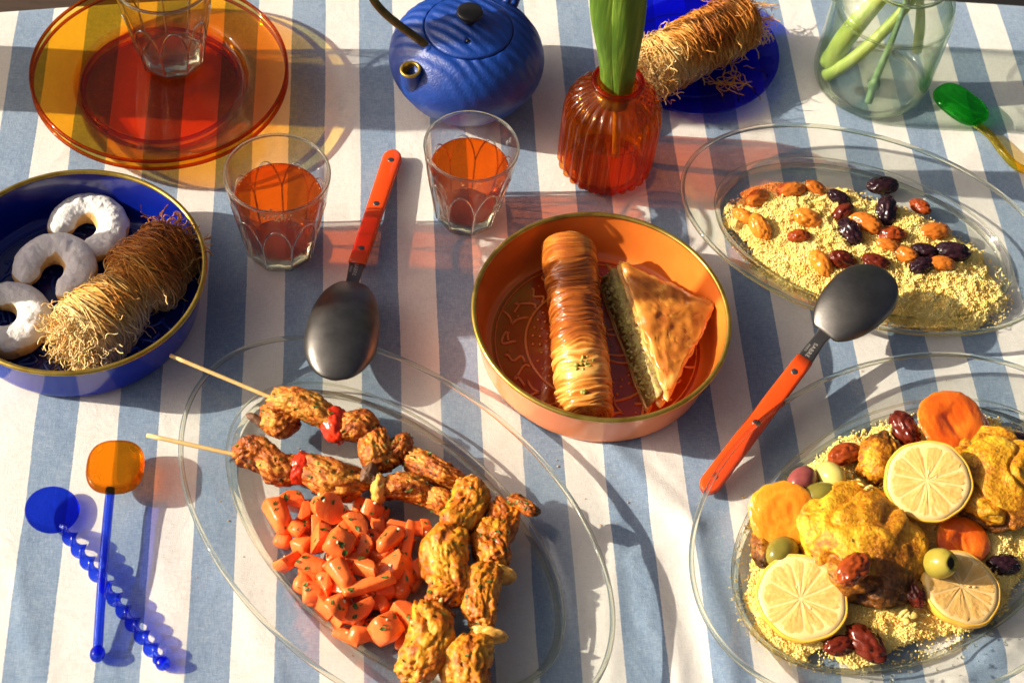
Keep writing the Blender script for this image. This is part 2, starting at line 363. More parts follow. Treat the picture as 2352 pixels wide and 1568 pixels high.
# ------------------------------------------------------------------ stack of amber plates and the glass on it
def bead(t, a, b, z, r, mat, name='rim_edge', n=140, flat=1.0):
    th = np.linspace(0, 2 * np.pi, n, endpoint=False); q = np.linspace(0, 2 * np.pi, 13)
    V = np.stack([(a + r * np.cos(q)[None]) * np.cos(th)[:, None], (b + r * np.cos(q)[None]) * np.sin(th)[:, None], z + flat * r * np.sin(q)[None] + 0 * th[:, None]], -1).reshape(-1, 3)
    return mk(name, V, grid_faces(n, 13, True), mat, t)
def plate_amber(label, z, dz):
    c = at(359, 128, 3.2); t = thing('amber_plate', label, 'plate', (AMB[0], AMB[1], z), rng.random() * 6, 'stacked amber glass plates')
    top = smooth_prof([(6.3, .38), (6.75, .5), (7.1, 1.0), (7.5, 1.2), (9.0, 1.55), (10.1, 1.95), (10.38, 2.16)], 5)
    bot = smooth_prof([(10.38, 2.16), (10.45, 2.05), (10.2, 1.72), (9.0, 1.3), (7.6, .92), (7.2, .75)], 4)
    rim = np.vstack([top[6:], bot[1:]]); V, F = lathe(rim, 110); mk('rim', V, F, M_AMBER_T, t)
    inner = np.vstack([[(.001, .38), (3, .38), (5.5, .38)], top[:7]]); under = smooth_prof([(7.2, .75), (6.9, .35), (6.7, .08), (6.4, 0), (6.1, .1), (5.9, .14)], 3)
    V, F = lathe(inner, 110); V2, F2 = lathe(np.vstack([under, [(3, .14), (.001, .14)]]), 110)
    V, F, _ = join([(V, F), (V2, F2)]); mk('well', V, F, M_AMBER, t)
    bead(t, 10.4, 10.4, 2.1, .15, M_AMBER_B, 'rim_edge'); bead(t, 6.55, 6.55, .18, .16, M_AMBER_B, 'foot_ring'); return t
AMB = (-31.7, 21.2)
plate_amber('lower one of the two stacked amber glass plates', 0.0, 0)
plate_amber('upper amber glass plate, with a tumbler standing on it', .85, 0)

def tumbler(label, loc, s, rz, tea_z, foam=0):
    t = thing('tea_glass', label, 'glass', loc, rz, 'faceted tea glasses')
    N9 = 9
    def rf(th, r, z, u):
        ph = (th % (2 * np.pi / N9)) - np.pi / N9
        flat = np.cos(np.pi / N9) / np.cos(ph)
        arch = (6.2 - 2.6 * np.abs(ph / (np.pi / N9)) ** 2.2) * s
        k = sstep(arch + .12 * s, arch - .25 * s, z) * np.where(u < .5, 1, 0) * sstep(-.2, .35 * s, z)
        kin = sstep(arch + .4 * s, arch - .5 * s, z) * np.where(u >= .5, 1, 0) * .55
        k = k + kin
        return r * (1 - k * (1 - flat * .985) - .022 * k * (1 - (ph / (np.pi / N9)) ** 2) * (u < .5))
    out = [(.001, .12), (1.6, .1), (2.35, .0), (2.62, .12), (2.78, .45)] + [(2.78 + (3.98 - 2.78) * ((z - .45) / 8.1) ** .9, z) for z in np.linspace(.9, 8.55, 26)] + [(4.0, 8.75), (3.96, 8.9), (3.86, 8.93)]
    inn = [(3.76, 8.86), (3.7, 8.6)] + [(2.42 + (3.7 - 2.42) * ((z - 1.3) / 7.2) ** .9, z) for z in np.linspace(8.3, 1.32, 27)] + [(2.1, 1.05), (1.2, .95), (.001, .93)]
    P = np.array(out + inn) * s
    V, F = lathe(P, 108, rf); mk('glass_body', V, F, M_TUMBLER, t); bead(t, 3.88 * s, 3.88 * s, 8.86 * s, .13 * s, M_BEAD)
    ps = []
    for k in range(N9):
        f9 = np.linspace(-1, 1, 33); zz = (6.2 - 2.6 * np.abs(f9) ** 2.2); aa = (k + .5) * 2 * np.pi / N9 + f9 * np.pi / N9
        rad = 2.78 + 1.2 * ((zz - .45) / 8.1) ** .9 - .05; ps.append(tubes(np.stack([rad * np.cos(aa), rad * np.sin(aa), zz], -1) * s, .075 * s, 8))
        zz = np.linspace(.5, 3.7, 14); rad = 2.78 + 1.2 * ((zz - .45).clip(0) / 8.1) ** .9 - .05; a_ = k * 2 * np.pi / N9
        ps.append(tubes(np.stack([rad * math.cos(a_), rad * math.sin(a_), zz], -1) * s, .085 * s, 8))
    V, F, _ = join(ps); mk('facet_ridges', V, F, M_BEAD, t)
    V, F = lathe(np.array([(.001, .2), (2.3, .15), (2.55, .3), (2.45, .75), (1.6, .85), (.001, .88)]) * s, 72, rf); mk('thick_base', V, F, M_BEAD, t)
    if tea_z:
        tz = tea_z * s
        zs = np.linspace(1.36, tea_z, 16)
        tp = [(.001, 1.0), (1.2, 1.0), (2.05, 1.1)] + [(2.38 + (3.7 - 2.42) * ((z - 1.3) / 7.2) ** .9, z) for z in zs] + [(2.25 + (3.7 - 2.42) * ((tea_z - 1.3) / 7.2) ** .9, tea_z - .06), (.001, tea_z - .08)]
        P = np.array(tp) * s
        def rt(th, r, z, u):
            ph = (th % (2 * np.pi / N9)) - np.pi / N9; flat = np.cos(np.pi / N9) / np.cos(ph)
            arch = (6.2 - 2.6 * np.abs(ph / (np.pi / N9)) ** 2.2) * s
            return r * (1 - .55 * sstep(arch + .4 * s, arch - .5 * s, z) * (1 - flat * .985))
        V, F = lathe(P, 108, rt); mk('tea', V, F, M_TEA, t)
        if foam:
            ps = []
            for i in range(foam):
                a = rng.random() * 6.28; q = rng.random() ** .5 * .95; r = .03 + .09 * rng.random() ** 2
                v, f = ico(1); ps.append((v * r * np.array([1, 1, .6]) + [(.1 + q * math.cos(a) * 1.35) * s, (-1.9 + q * math.sin(a) * .6) * s, tz - .07], f))
            for i in range(50):
                a = rng.random() * 6.28; v, f = ico(1); rr = 3.2 * s
                ps.append((v * (.03 + .03 * rng.random()) + [rr * math.cos(a), rr * math.sin(a), tz - .06], f))
            V, F, _ = join(ps); fo = mk('tea_bubbles', V, F, M_FOAM, t); fo['kind'] = 'stuff'
            fo.rotation_euler = (0, 0, -rz)
    return t
tumbler('tea glass left of the red handled spoon, with a patch of foam on the tea', (-18.95, 6.25, .02), 1.0, .3, 6.3, 130)
tumbler('tea glass in front of the blue teapot', (-4.95, 12.0, .02), .925, .1, 6.3, 14)
tg = at(385, 158, 1.7)
tumbler('tumbler standing on the stack of amber plates', (tg[0], tg[1] + 1.6, 1.25), 1.0, .55, 0, 0)

def bottle(label, px, py, r, h, tint, xw=-60):  # unseen bottle, added towards the sun to cast a band of shade
    p = at(px, py); k = (p[0] - xw); p = p - np.array([k, k * math.tan(SUN_AZ), 0])
    t = thing('shade_bottle', label, 'bottle', (p[0], p[1], .03))
    V, F = lathe(smooth_prof([(.001, .2), (r * .8, .05), (r, .5), (r, h * .55), (r * .98, h * .62), (r * .6, h * .76), (r * .36, h * .84), (r * .34, h * .96), (r * .42, h * .97), (r * .4, h), (r * .3, h), (r * .28, h * .84), (r * .9, h * .6), (r * .93, .8), (.001, .7)], 4), 60)
    mk('shade_bottle_glass', V, F, glass('shade_bottle_glass', tint, .3), t)
bottle('unseen tall dark purple glass bottle, added to cast shade over the bowls', 440, 668, 3.5, 44, (.45, .25, .38))
bottle('unseen tall clear glass bottle, added to cast shade over the amber plates', 0, 178, 3.7, 40, (.75, .72, .66))
# ------------------------------------------------------------------ enamel bowls
def bowl(name, label, loc, inside, floor, outside, emb, emat, r=9.75, h=4.35):
    t = thing(name, label, 'bowl', loc)
    s = r / 9.75
    outw = smooth_prof([(8.25, 0), (8.7, .06), (8.95, .4), (9.15, 1.6), (9.4, 3.0), (9.62, 4.2)], 5) * [s, 1]
    inw = smooth_prof([(9.5, 4.2), (9.28, 3.0), (9.02, 1.7), (8.75, .75), (8.4, .42), (8.05, .34)], 5) * [s, 1]
    V, F = lathe(np.vstack([[(.001, .0)], outw]), 120); mk('outer_wall', V, F, outside, t)
    V, F = lathe(inw, 120); mk('inner_wall', V, F, inside, t)
    V, F = lathe([(8.05 * s, .34), (7.9 * s, .33), (7.6 * s, .26), (4, .26), (.001, .26)], 120); fo = mk('bowl_floor', V, F, floor, t)
    a = np.linspace(0, 2 * np.pi, 13, endpoint=True)
    rp = np.stack([(9.6 + .2 * np.cos(a)) * s, 4.22 + .17 * np.sin(a)], -1); V, F = lathe(rp, 140); mk('gold_rim', V, F, M_GOLD, t)
    # pressed relief: rings, rows of dots, curling strokes
    ps = []; g = np.random.default_rng(emb)
    def ring(rr, w, a0=0, a1=2 * np.pi, n=90):
        th = np.linspace(a0, a1, n); ps.append(tubes(np.stack([rr * np.cos(th), rr * np.sin(th), np.full(n, .27)], -1), w, 6, flat=.7))
    ring(5.4, .13); ring(7.75, .07)
    for rr, nn, w in ((4.85, 38, .15), (4.3, 36, .15), (3.75, 33, .14), (1.2, 12, .1)):
        for k in range(nn):
            if nn > 30 and k % 11 == 10: continue
            th = 2 * np.pi * (k + .5 * (rr == 4.35)) / nn; v, f = ico(1); ps.append((v * [w, w, w * .55] + [rr * math.cos(th), rr * math.sin(th), .27], f))
    for k in range(24):            # curling strokes between the rings
        th = 2 * np.pi * k / 24 + .1; n = 22; u = np.linspace(-1, 1, n); kind = k % 4
        if kind == 0: q = np.stack([.55 * np.cos(u * 2.0) - .25 * u, .42 * np.sin(u * 4.4) + .3 * u], -1)
        elif kind == 1: q = np.stack([.75 * u, .30 * np.sin(u * 4.2 + 1) + .25 * u * u], -1)
        elif kind == 2: q = np.stack([.5 * np.sin(u * 2.2 + 1.1), .7 * u + .3 * np.cos(u * 5)], -1)
        else: q = np.stack([.9 * u ** 3 + .1, .5 * np.cos(u * 2.6) - .2], -1)
        q = q * (1.0 + .3 * g.random()); rt_ = g.uniform(-.7, .7); q = q @ np.array([[math.cos(rt_), -math.sin(rt_)], [math.sin(rt_), math.cos(rt_)]]); ca, sa = math.cos(th), math.sin(th); rr = 6.5 + .15 * g.standard_normal()
        X = (rr + q[:, 0]) * ca - q[:, 1] * sa; Y = (rr + q[:, 0]) * sa + q[:, 1] * ca
        ps.append(tubes(np.stack([X, Y, np.full(n, .27)], -1), .12, 6, flat=.8))
        v, f = ico(1); d = th + .16; rr = 6.2 + .7 * g.random(); ps.append((v * [.11, .11, .06] + [rr * math.cos(d), rr * math.sin(d), .27], f))
    n = 60; u = np.linspace(0, 2 * np.pi, n)      # a looping heart-like figure in the middle
    for rot in (0.4, 2.5, 4.6):
        rr = 2.2 + .9 * np.cos(2 * u); X = rr * np.cos(u * .55 + rot); Y = rr * np.sin(u * .55 + rot)
        ps.append(tubes(np.stack([X, Y, np.full(n, .27)], -1), .12, 6, flat=.8))
    V, F, _ = join(ps); V[:, 2] += .03; e = mk('embossed_pattern', V, F, emat, t); e['kind'] = 'stuff'
    return t
M_OR_IN = food('salmon_enamel', [(.2, (.74, .165, .02)), (.8, (.82, .22, .035))], scale=40, off=.5, rough=.22, bump=0, coat=.5)
M_OR_FL = food('syrupy_orange_enamel', [(.2, (.36, .036, .002)), (.8, (.46, .06, .003))], scale=90, off=.5, rough=.14, bump=.15, bscale=120, coat=.8)
M_OR_OUT = food('peach_enamel', [(.2, (.84, .24, .08)), (.8, (.90, .31, .12))], scale=40, off=.5, rough=.2, bump=0, coat=.25, spec=.3)
M_OR_EMB = food('raised_orange_enamel', [(.2, (.70, .15, .015)), (.8, (.82, .26, .05))], scale=90, off=.5, rough=.2, coat=.6, bump=0)
M_BL_EMB = food('raised_cobalt_enamel', [(.2, (.01, .03, .22)), (.8, (.03, .08, .42))], scale=90, off=.5, rough=.3, coat=.5, bump=0)
M_BL_IN = food('cobalt_enamel', [(.2, (.001, .008, .20)), (.8, (.003, .016, .29))], scale=40, off=.5, rough=.2, bump=0, coat=.6)
M_BL_FL = food('dark_cobalt_enamel', [(.2, (.004, .009, .09)), (.8, (.008, .022, .19))], scale=160, off=.5, rough=.25, bump=.1, bscale=200, coat=.5)
M_BL_OUT = food('cobalt_enamel_outside', [(.2, (.006, .016, .30)), (.8, (.012, .03, .42))], scale=40, off=.5, rough=.15, bump=0, coat=.3, spec=.3)
bowl('orange_bowl', 'orange enamel bowl with a gold rim holding baklava', (6.4, .55, .05), M_OR_IN, M_OR_FL, M_OR_OUT, 1, M_OR_EMB)
bowl('blue_bowl', 'cobalt blue enamel bowl with a gold rim holding crescent cookies', (-32.85, -1.4, .05), M_BL_IN, M_BL_FL, M_BL_OUT, 2, M_BL_EMB, r=9.65)

# ------------------------------------------------------------------ oval glass plates
def oval_rings(rings, n=128):
    th = np.linspace(0, 2 * np.pi, n, endpoint=False)[:, None]; R_ = np.array(rings, float)[None]
    V = np.stack([R_[..., 0] * np.cos(th), R_[..., 1] * np.sin(th), R_[..., 2] + 0 * th], -1).reshape(-1, 3)
    return V, grid_faces(n, len(rings), True)
def oval_plate(label, c, ao, bo, ai, bi, ang, H=2.3):
    t = thing('oval_glass_plate', label, 'plate', (c[0], c[1], .03), math.radians(ang), 'oval clear glass serving plates')
    def rg(w, z): return (ai + (ao - ai) * w, bi + (bo - bi) * w, z)
    top = [(.01, .01, .42), (ai * .5, bi * .5, .42), (ai * .9, bi * .85, .42), rg(-.06, .45), rg(.0, .55), rg(.05, .75), rg(.11, 1.0), rg(.18, 1.14), rg(.35, 1.35), rg(.6, 1.72), rg(.85, 2.12), rg(.96, H - .04), rg(.985, H + .03), rg(1.0, H)]
    bot = [rg(1.006, H - .08), rg(.99, H - .19), rg(.95, H - .24), rg(.85, 1.88), rg(.6, 1.46), rg(.35, 1.08), rg(.2, .84), rg(.14, .66), rg(.10, .35), rg(.06, .1), rg(.02, .0), rg(-.05, .0), rg(-.1, .12), (ai * .8, bi * .72, .16), (.01, .01, .16)]
    V, F = oval_rings(top + bot); mk('plate_glass', V, F, M_CLEAR, t)
    bead(t, ao, bo, H - .05, .19, M_BEAD); bead(t, ai + .15, bi + .15, .30, .20, M_BEAD, 'foot_ring', flat=1.2); bead(t, ai + (ao - ai) * .14, bi + (bo - bi) * .14, 1.0, .09, M_BEAD, 'well_edge'); return t
PA = dict(c=(-6.74, -18.1), ao=18.2, bo=11.4, ai=14.3, bi=7.8, ang=140.5)
PB = dict(c=(27.15, 14.2), ao=15.2, bo=10.0, ai=11.8, bi=7.2, ang=167)
PC = dict(c=(29.9, -12.75), ao=17.75, bo=12.65, ai=14.3, bi=8.6, ang=41.3)
oval_plate('oval glass plate carrying the chicken skewers and carrot salad', **PA)
oval_plate('oval glass plate of couscous and raisins, beside the orange vase', **PB)
oval_plate('oval glass plate of chicken, lemon slices and apricots, lower right', **PC)

# ------------------------------------------------------------------ teapot
M_IRON = food('blue_cast_iron', [(.2, (.001, .026, .20)), (.8, (.003, .052, .32))], scale=90, off=.5, rough=.48, bump=.8, bscale=500, coat=.35, coatr=.35, spec=.45)
M_BLACK = plain('black_metal', (.012, .011, .01), .45, metal=.2, coat=.2)
M_BRASS = food('dark_brass', [(.3, (.08, .05, .02)), (.7, (.30, .20, .06))], scale=70, off=.5, rough=.3, metal=.9, bump=.1)
def teapot():
    kc = at(1077, 62, 7.6)
    t = thing('teapot', 'blue cast iron teapot with a black knob and brass handle', 'teapot', (kc[0], kc[1] - .1, .03), 0)
    prof = [(.001, .25), (3.4, .25), (3.7, .0), (3.95, .05), (4.3, .5), (5.3, 1.5), (6.2, 3.0), (6.5, 4.2), (6.25, 5.4), (5.5, 6.5), (4.6, 7.2), (3.95, 7.52), (3.72, 7.55), (3.66, 7.42), (3.6, 7.0), (2.9, 6.8), (.001, 6.8)]
    P = smooth_prof(prof, 7)
    V, F = lathe(P, 180)
    # sand-like ripples pressed in the upper half
    w = sstep(4.2, 6.2, V[:, 2]); rp = np.sin((V[:, 1] + .55 * V[:, 0]) * 6.0 + 1.2 * np.sin(V[:, 0] * .8) + 1.5 * vnoise(V * .5, 3)) * (.5 + .5 * vnoise(V * .35, 9))
    nrm = V / (np.linalg.norm(V, axis=1, keepdims=True) + 1e-6); V = V + nrm * (w * rp * .11 + .02 * fbm(V * 3, 3, 4))[:, None]
    mk('pot_body', V, F, M_IRON, t)
    lid = smooth_prof([(3.6, 7.35), (3.62, 7.62), (3.4, 7.8), (2.6, 8.05), (1.5, 8.25), (.6, 8.33), (.001, 8.34)], 8)
    V, F = lathe(lid, 150); rr = np.hypot(V[:, 0], V[:, 1])
    hole = np.exp(-(((V[:, 0] - 0.15) ** 2 + (V[:, 1] + 2.1) ** 2) / .03)) * .35
    V[:, 2] += sstep(3.5, 3.0, rr) * .12 * np.sin((V[:, 1] + .55 * V[:, 0]) * 6.0 + 1.1 * np.sin(V[:, 0] * .8)) * (.6 + .4 * vnoise(V * .5, 9)) - hole
    ld = mk('lid', V, F, M_IRON, t)
    V, F = lathe(smooth_prof([(.5, 8.2), (.42, 8.6), (.5, 8.85), (.95, 9.0), (1.08, 9.2), (1.0, 9.42), (.5, 9.5), (.001, 9.5)], 5), 60); mk('lid_knob', V, F, M_BLACK, ld)
    V, F = lathe([(.001, 8.3), (.17, 8.3), (.17, 8.36), (.001, 8.36)], 20); V += [.15, -2.1, -.18]; mk('steam_hole', V, F, M_BLACK, ld, False)
    # spout
    base = np.array(t.location) / CM; mouth = at(943, 160, 6.6) - base; root = np.array([mouth[0] * .62, mouth[1] * .62, 3.6])
    u = np.linspace(0, 1, 16)[:, None]; mid = np.array([mouth[0] * .98, mouth[1] * .98, 4.6])
    C_ = (1 - u) ** 2 * root + 2 * u * (1 - u) * mid + u * u * mouth; r_ = 1.55 - .72 * np.linspace(0, 1, 16) ** .7
    V, F = tubes(C_, r_, 40, caps=False); mk('spout', V, F, M_IRON, t)
    d = (C_[-1] - C_[-3]); d /= np.linalg.norm(d)
    V, F = lathe([(.84, -.1), (.88, .04), (.82, .12), (.66, .12), (.6, .04), (.6, -.3), (.58, -1.2)], 40); q = np.array(Vector(d).to_track_quat('Z', 'Y').to_matrix()); mk('spout_lip', V @ q.T + mouth, F, M_GOLD, t)
    V, F = lathe([(.001, -.9), (.6, -.9)], 30); mk('spout_hole', V @ q.T + mouth, F, M_BLACK, t)
    # lugs and bail handle
    l1 = at(988, 120, 6.9) - base; l2 = at(1172, -8, 6.9) - base
    top1 = at(855, -5, 10.5) - base
    for l in (l1, l2):
        d = l / np.hypot(l[0], l[1]); p = np.array([[l[0] * .86, l[1] * .86, 6.0], [l[0] * .93, l[1] * .93, 6.8], [l[0], l[1], 7.15], [l[0] * 1.1, l[1] * 1.1, 7.0], [l[0] * 1.16, l[1] * 1.16, 6.3], [l[0] * 1.1, l[1] * 1.1, 5.4]])
        V, F = tubes(smooth_prof(p, 5), .42, 14); mk('handle_lug', V, F, M_IRON, t)
    pts = [l1 + [.1, 0, -.1], l1 + [-.5, .3, .5], top1, top1 + [-.8, 2.5, 5], (top1 + l2) / 2 + [-2.0, 2.5, 9.5], l2 + [-1, 3, 9.0], l2 + [.9, 1.0, 4], l2 + [.1, 0, .1]]
    V, F = tubes(smooth_prof(pts, 10), .34, 16); mk('bail_handle', V, F, M_BRASS, t)
teapot()

# ------------------------------------------------------------------ ribbed vase with a tulip
VC = (5.75, 19.0)
def vase():
    t = thing('ribbed_vase', 'ribbed orange glass vase holding a green tulip', 'vase', (VC[0], VC[1], .03), 0)
    def rf(th, r, z, u):
        k = np.where(u < .55, 1, .5) * sstep(0.0, .5, z) * sstep(9.25, 8.4, z)
        s = np.abs(np.sin(th * 13)); return r * (1 + k * .10 * (s - .6))
    out = smooth_prof([(.001, .2), (2.4, .15), (3.05, .0), (3.3, .45), (3.75, .8), (3.85, 1.6), (3.88, 4), (3.88, 6.3), (3.7, 7.5), (3.1, 8.4), (2.3, 8.95), (1.85, 9.2), (1.78, 9.45), (2.0, 9.7), (2.14, 9.95), (2.1, 10.15), (1.95, 10.2)], 5)
    inn = smooth_prof([(1.95, 10.2), (1.62, 10.1), (1.45, 9.8), (1.42, 9.3), (1.9, 8.75), (2.8, 8.2), (3.35, 7.4), (3.55, 6.2), (3.55, 3), (3.5, 1.3), (2.8, .8), (.001, .75)], 5)
    V, F = lathe(np.vstack([out, inn[1:]]), 182, rf); mk('vase_glass', V, F, M_VASE, t); bead(t, 1.88, 1.88, 9.98, .22, M_VASE_B, 'neck_ring', 60); bead(t, 3.0, 3.0, .35, .3, M_VASE_B, 'base_ring', 60)
    V, F = lathe(smooth_prof([(.001, .85), (2.7, .9), (3.4, 1.4), (3.45, 3), (3.45, 5.2), (3.3, 5.25), (.001, 5.2)], 4), 80); mk('water', V, F, M_WATER, t)
vase()
M_LEAF = food('tulip_leaf', [(.15, (.035, .085, .012)), (.5, (.085, .17, .02)), (.85, (.20, .31, .04))], scale=45, off=.5, rough=.42, bump=.8, bscale=160, coat=.0, aniso=(3, 3, .3), sss=.15, spec=.35, sssr=.004, amt=.7)
M_STEMG = food('pale_stem', [(.15, (.20, .30, .06)), (.5, (.38, .48, .12)), (.85, (.62, .68, .26))], scale=60, off=.5, rough=.35, bump=.2, bscale=300, aniso=(2, 2, .3), sss=.3, sssr=.004)
M_STEMD = food('dark_stem', [(.15, (.06, .14, .05)), (.5, (.16, .27, .13)), (.85, (.35, .45, .28))], scale=90, off=.5, rough=.4, bump=.3, bscale=300)
def leaf_mesh(base, height, w0, w1, wrap, face, lean, tip=True, curl=.0, n=40, m=18, seed=0, bow=0.0):
    """a long wrapped leaf: rows go up, columns across an arc of half-angle wrap around the stem"""
    t = np.linspace(0, 1, n)[:, None]; u = np.linspace(-1, 1, m)[None, :]
    wid = (w0 + (w1 - w0) * sstep(0, .45, t)) * (np.sqrt(np.clip(1 - ((t - .45) / .55).clip(0) ** 2.2, 0, 1)) if tip else 1)
    R_ = wid / (2 * np.sin(np.minimum(wrap * (1 - .55 * t), 1.5)) + .05); ang = u * wrap * (1 - .55 * t)
    cx = lean[0] * t ** 1.5 + base[0]; cy_ = lean[1] * t ** 1.5 + base[1]
    off = R_ * np.cos(wrap * (1 - .55 * t)) * .7
    X = R_ * np.sin(ang); Y = -(R_ * np.cos(ang) - off) - bow * t ** 2
    X = X + .08 * np.sin(t * 14 + u * 3 + seed)
    cf, sf = math.cos(face), math.sin(face)
    P = np.stack([cx + X * cf - Y * sf, cy_ + X * sf + Y * cf, base[2] + height * t + 0 * u], -1)
    P2 = P.copy(); nrm = np.stack([sf * np.cos(ang) , -cf * np.cos(ang), 0 * ang], -1) * .12; P2 = P - nrm
    V = np.concatenate([P.reshape(-1, 3), P2.reshape(-1, 3)]); F1 = grid_faces(n, m); F2 = F1[:, ::-1] + n * m
    k = n * m; sd = []
    for i in range(n - 1):
        sd.append([i * m, (i + 1) * m, (i + 1) * m + k, i * m + k][::-1]); sd.append([i * m + m - 1, (i + 1) * m + m - 1, (i + 1) * m + m - 1 + k, i * m + m - 1 + k])
    for j in range(m - 1):
        sd.append([j, j + 1, j + 1 + k, j + k]); sd.append([(n - 1) * m + j, (n - 1) * m + j + 1, (n - 1) * m + j + 1 + k, (n - 1) * m + j + k][::-1])
    return V, [np.concatenate([F1, F2, np.array(sd)])]
def tulip():
    t = thing('tulip', 'green tulip with broad wrapped leaves standing in the orange vase', 'flower', (VC[0], VC[1], 0))
    st = smooth_prof([(.9, .6, 1.0), (.5, .2, 5), (.05, 0, 9.5), (-.8, .1, 16), (-1.8, .2, 24), (-2.6, .3, 30)], 8)
    V, F = tubes(st, .34, 14); mk('stem', V, F, M_STEMG, t)
    V, F = leaf_mesh((-.12, .25, 7.2), 22, 2.0, 3.9, 1.3, .1, (-3.2, .6), n=60, m=22, seed=1); mk('leaf', V, F, M_LEAF, t)
    V, F = leaf_mesh((.38, -.25, 7.4), 20, 1.4, 2.7, .9, .12, (-1.6, -.1), n=60, m=22, seed=3); mk('leaf', V, F, M_LEAF, t)
    V, F = leaf_mesh((.05, .6, 8.0), 24, 1.7, 3.0, 1.2, -.5, (-3.0, 3.2), n=50, m=18, seed=5, bow=1); mk('leaf', V, F, M_LEAF, t)
    mp = plain('tulip_petal', (.75, .25, .08), .4, sss=.2)
    for k in range(6):
        V, F = leaf_mesh((-2.6 + .25 * math.cos(k), .3 + .25 * math.sin(k), 29.8), 5.2, 1.6, 2.6, 1.0, k * math.pi / 3, (0, 0), n=16, m=10, seed=k, bow=.2); mk('petal', V, F, mp, t)
tulip()

# ------------------------------------------------------------------ shredded pastry rolls
M_KAT = food('shredded_pastry', [(.0, (.86, .64, .30)), (.25, (.82, .48, .13)), (.5, (.62, .24, .035)), (.75, (.36, .10, .012)), (1, (.15, .035, .006))], amt=.14, scale=200, rough=.4, bump=0, coat=.3, sss=.12, sssr=.002)
def kataifi(name, label, A, B, rad, n, tone_fn, lumps=0, seed=1, strays=160, parts=(0, 1)):
    A = np.array(A, float); B = np.array(B, float); fr = frame(A, B); Lg = np.linalg.norm(B - A); g = np.random.default_rng(seed)
    t = thing(name, label, 'pastry', A)
    def RR(x):
        u = x / Lg; e = np.clip(np.minimum(u, 1 - u) / .07, 0, 1)
        return rad * (.62 + .38 * np.sqrt(1 - (1 - e) ** 2)) * (1 + lumps * np.sin(u * 2 * math.pi * 1.0 + .6) ** 2 * .16 - lumps * .22 * np.exp(-((u - .5) / .07) ** 2))
    # core
    xs = np.linspace(.1, Lg - .1, 24); P = np.stack([xs, 0 * xs, 0 * xs], -1) @ fr
    V, F = tubes(P, RR(xs) * .83, 24); mk('filling', V, F, M_KAT, t, attr=np.full(len(V), .5))
    k = 20; x0 = g.uniform(-.15, Lg + .15, n); ph = g.uniform(0, 2 * math.pi, n); span = g.uniform(1.2, 4.6, n); dr = g.normal(0, .95, n) * np.where(g.random(n) < .3, 2.0, 1)
    u = np.linspace(0, 1, k)[None]; a = ph[:, None] + span[:, None] * u
    wob = .42 * np.sin(u * g.uniform(2, 9, n)[:, None] + g.uniform(0, 6, n)[:, None]) * g.random(n)[:, None]
    x = x0[:, None] + dr[:, None] * (u - .5) + wob + .18 * np.sin(a * 2 + x0[:, None]); x = np.clip(x, -.4, Lg + .4)
    lift = .90 + .15 * g.random(n)[:, None] + .04 * np.sin(a * 5 + x0[:, None] * 9) + (.10 * g.random(n)[:, None] * (g.random(n)[:, None] < .3)) * 2.0 * np.sin(u * math.pi)
    r = RR(np.clip(x, 0, Lg)) * lift
    Z = r * np.sin(a); Z = np.maximum(Z, -rad * .86)
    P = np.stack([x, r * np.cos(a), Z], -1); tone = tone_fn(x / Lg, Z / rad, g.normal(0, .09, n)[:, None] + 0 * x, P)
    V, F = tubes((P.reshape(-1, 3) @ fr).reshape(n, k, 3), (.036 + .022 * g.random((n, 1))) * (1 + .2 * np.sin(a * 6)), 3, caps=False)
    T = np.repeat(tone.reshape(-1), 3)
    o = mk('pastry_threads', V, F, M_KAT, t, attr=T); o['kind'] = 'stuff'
    # curling loose ends
    m = strays; k = 18; end = g.random(m); x = np.where(end < .62, g.uniform(-.4, .5, m), np.where(end < .8, Lg + g.uniform(-.4, .3, m), g.uniform(0, Lg, m)))
    a = g.uniform(0, 2 * math.pi, m); r0 = RR(np.clip(x, 0, Lg)) * g.uniform(.3, 1, m)
    p = np.stack([x, r0 * np.cos(a), np.maximum(r0 * np.sin(a), -rad * .8)], -1); d = np.stack([np.where(x < Lg / 2, -1, 1) * g.uniform(.0, 1, m), np.cos(a) * .8, np.sin(a) * .5], -1); Q = [p]
    for i in range(k - 1):
        d = d + g.normal(0, .38, (m, 3)); d[:, 2] -= .04; d /= np.linalg.norm(d, axis=1, keepdims=True); p = p + d * .15; p[:, 2] = np.maximum(p[:, 2], -rad * .9); Q.append(p)
    P = np.stack(Q, 1)
    V, F = tubes((P.reshape(-1, 3) @ fr).reshape(m, k, 3), .045, 3, caps=False)
    T = np.repeat(tone_fn(P[..., 0] / Lg, P[..., 2] / rad - .3, g.normal(0, .1, m)[:, None] + 0 * P[..., 0], P).reshape(-1), 3)
    o = mk('loose_threads', V, F, M_KAT, t, attr=T); o['kind'] = 'stuff'
    return t
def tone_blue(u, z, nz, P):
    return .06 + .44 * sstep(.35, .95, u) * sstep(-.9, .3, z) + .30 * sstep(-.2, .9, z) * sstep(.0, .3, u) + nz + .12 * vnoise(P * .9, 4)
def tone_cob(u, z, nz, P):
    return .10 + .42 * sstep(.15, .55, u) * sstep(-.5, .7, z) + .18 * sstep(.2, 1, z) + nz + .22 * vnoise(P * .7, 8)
kA, kB = at(182, 788, 2.5), at(405, 560, 2.8)
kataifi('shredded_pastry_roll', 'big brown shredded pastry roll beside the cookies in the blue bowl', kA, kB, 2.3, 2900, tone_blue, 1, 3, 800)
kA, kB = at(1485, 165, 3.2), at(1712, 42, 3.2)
kataifi('shredded_pastry_roll', 'golden shredded pastry roll lying on the cobalt glass plate', kA, kB, 2.3, 2500, tone_cob, 0, 5, 600)

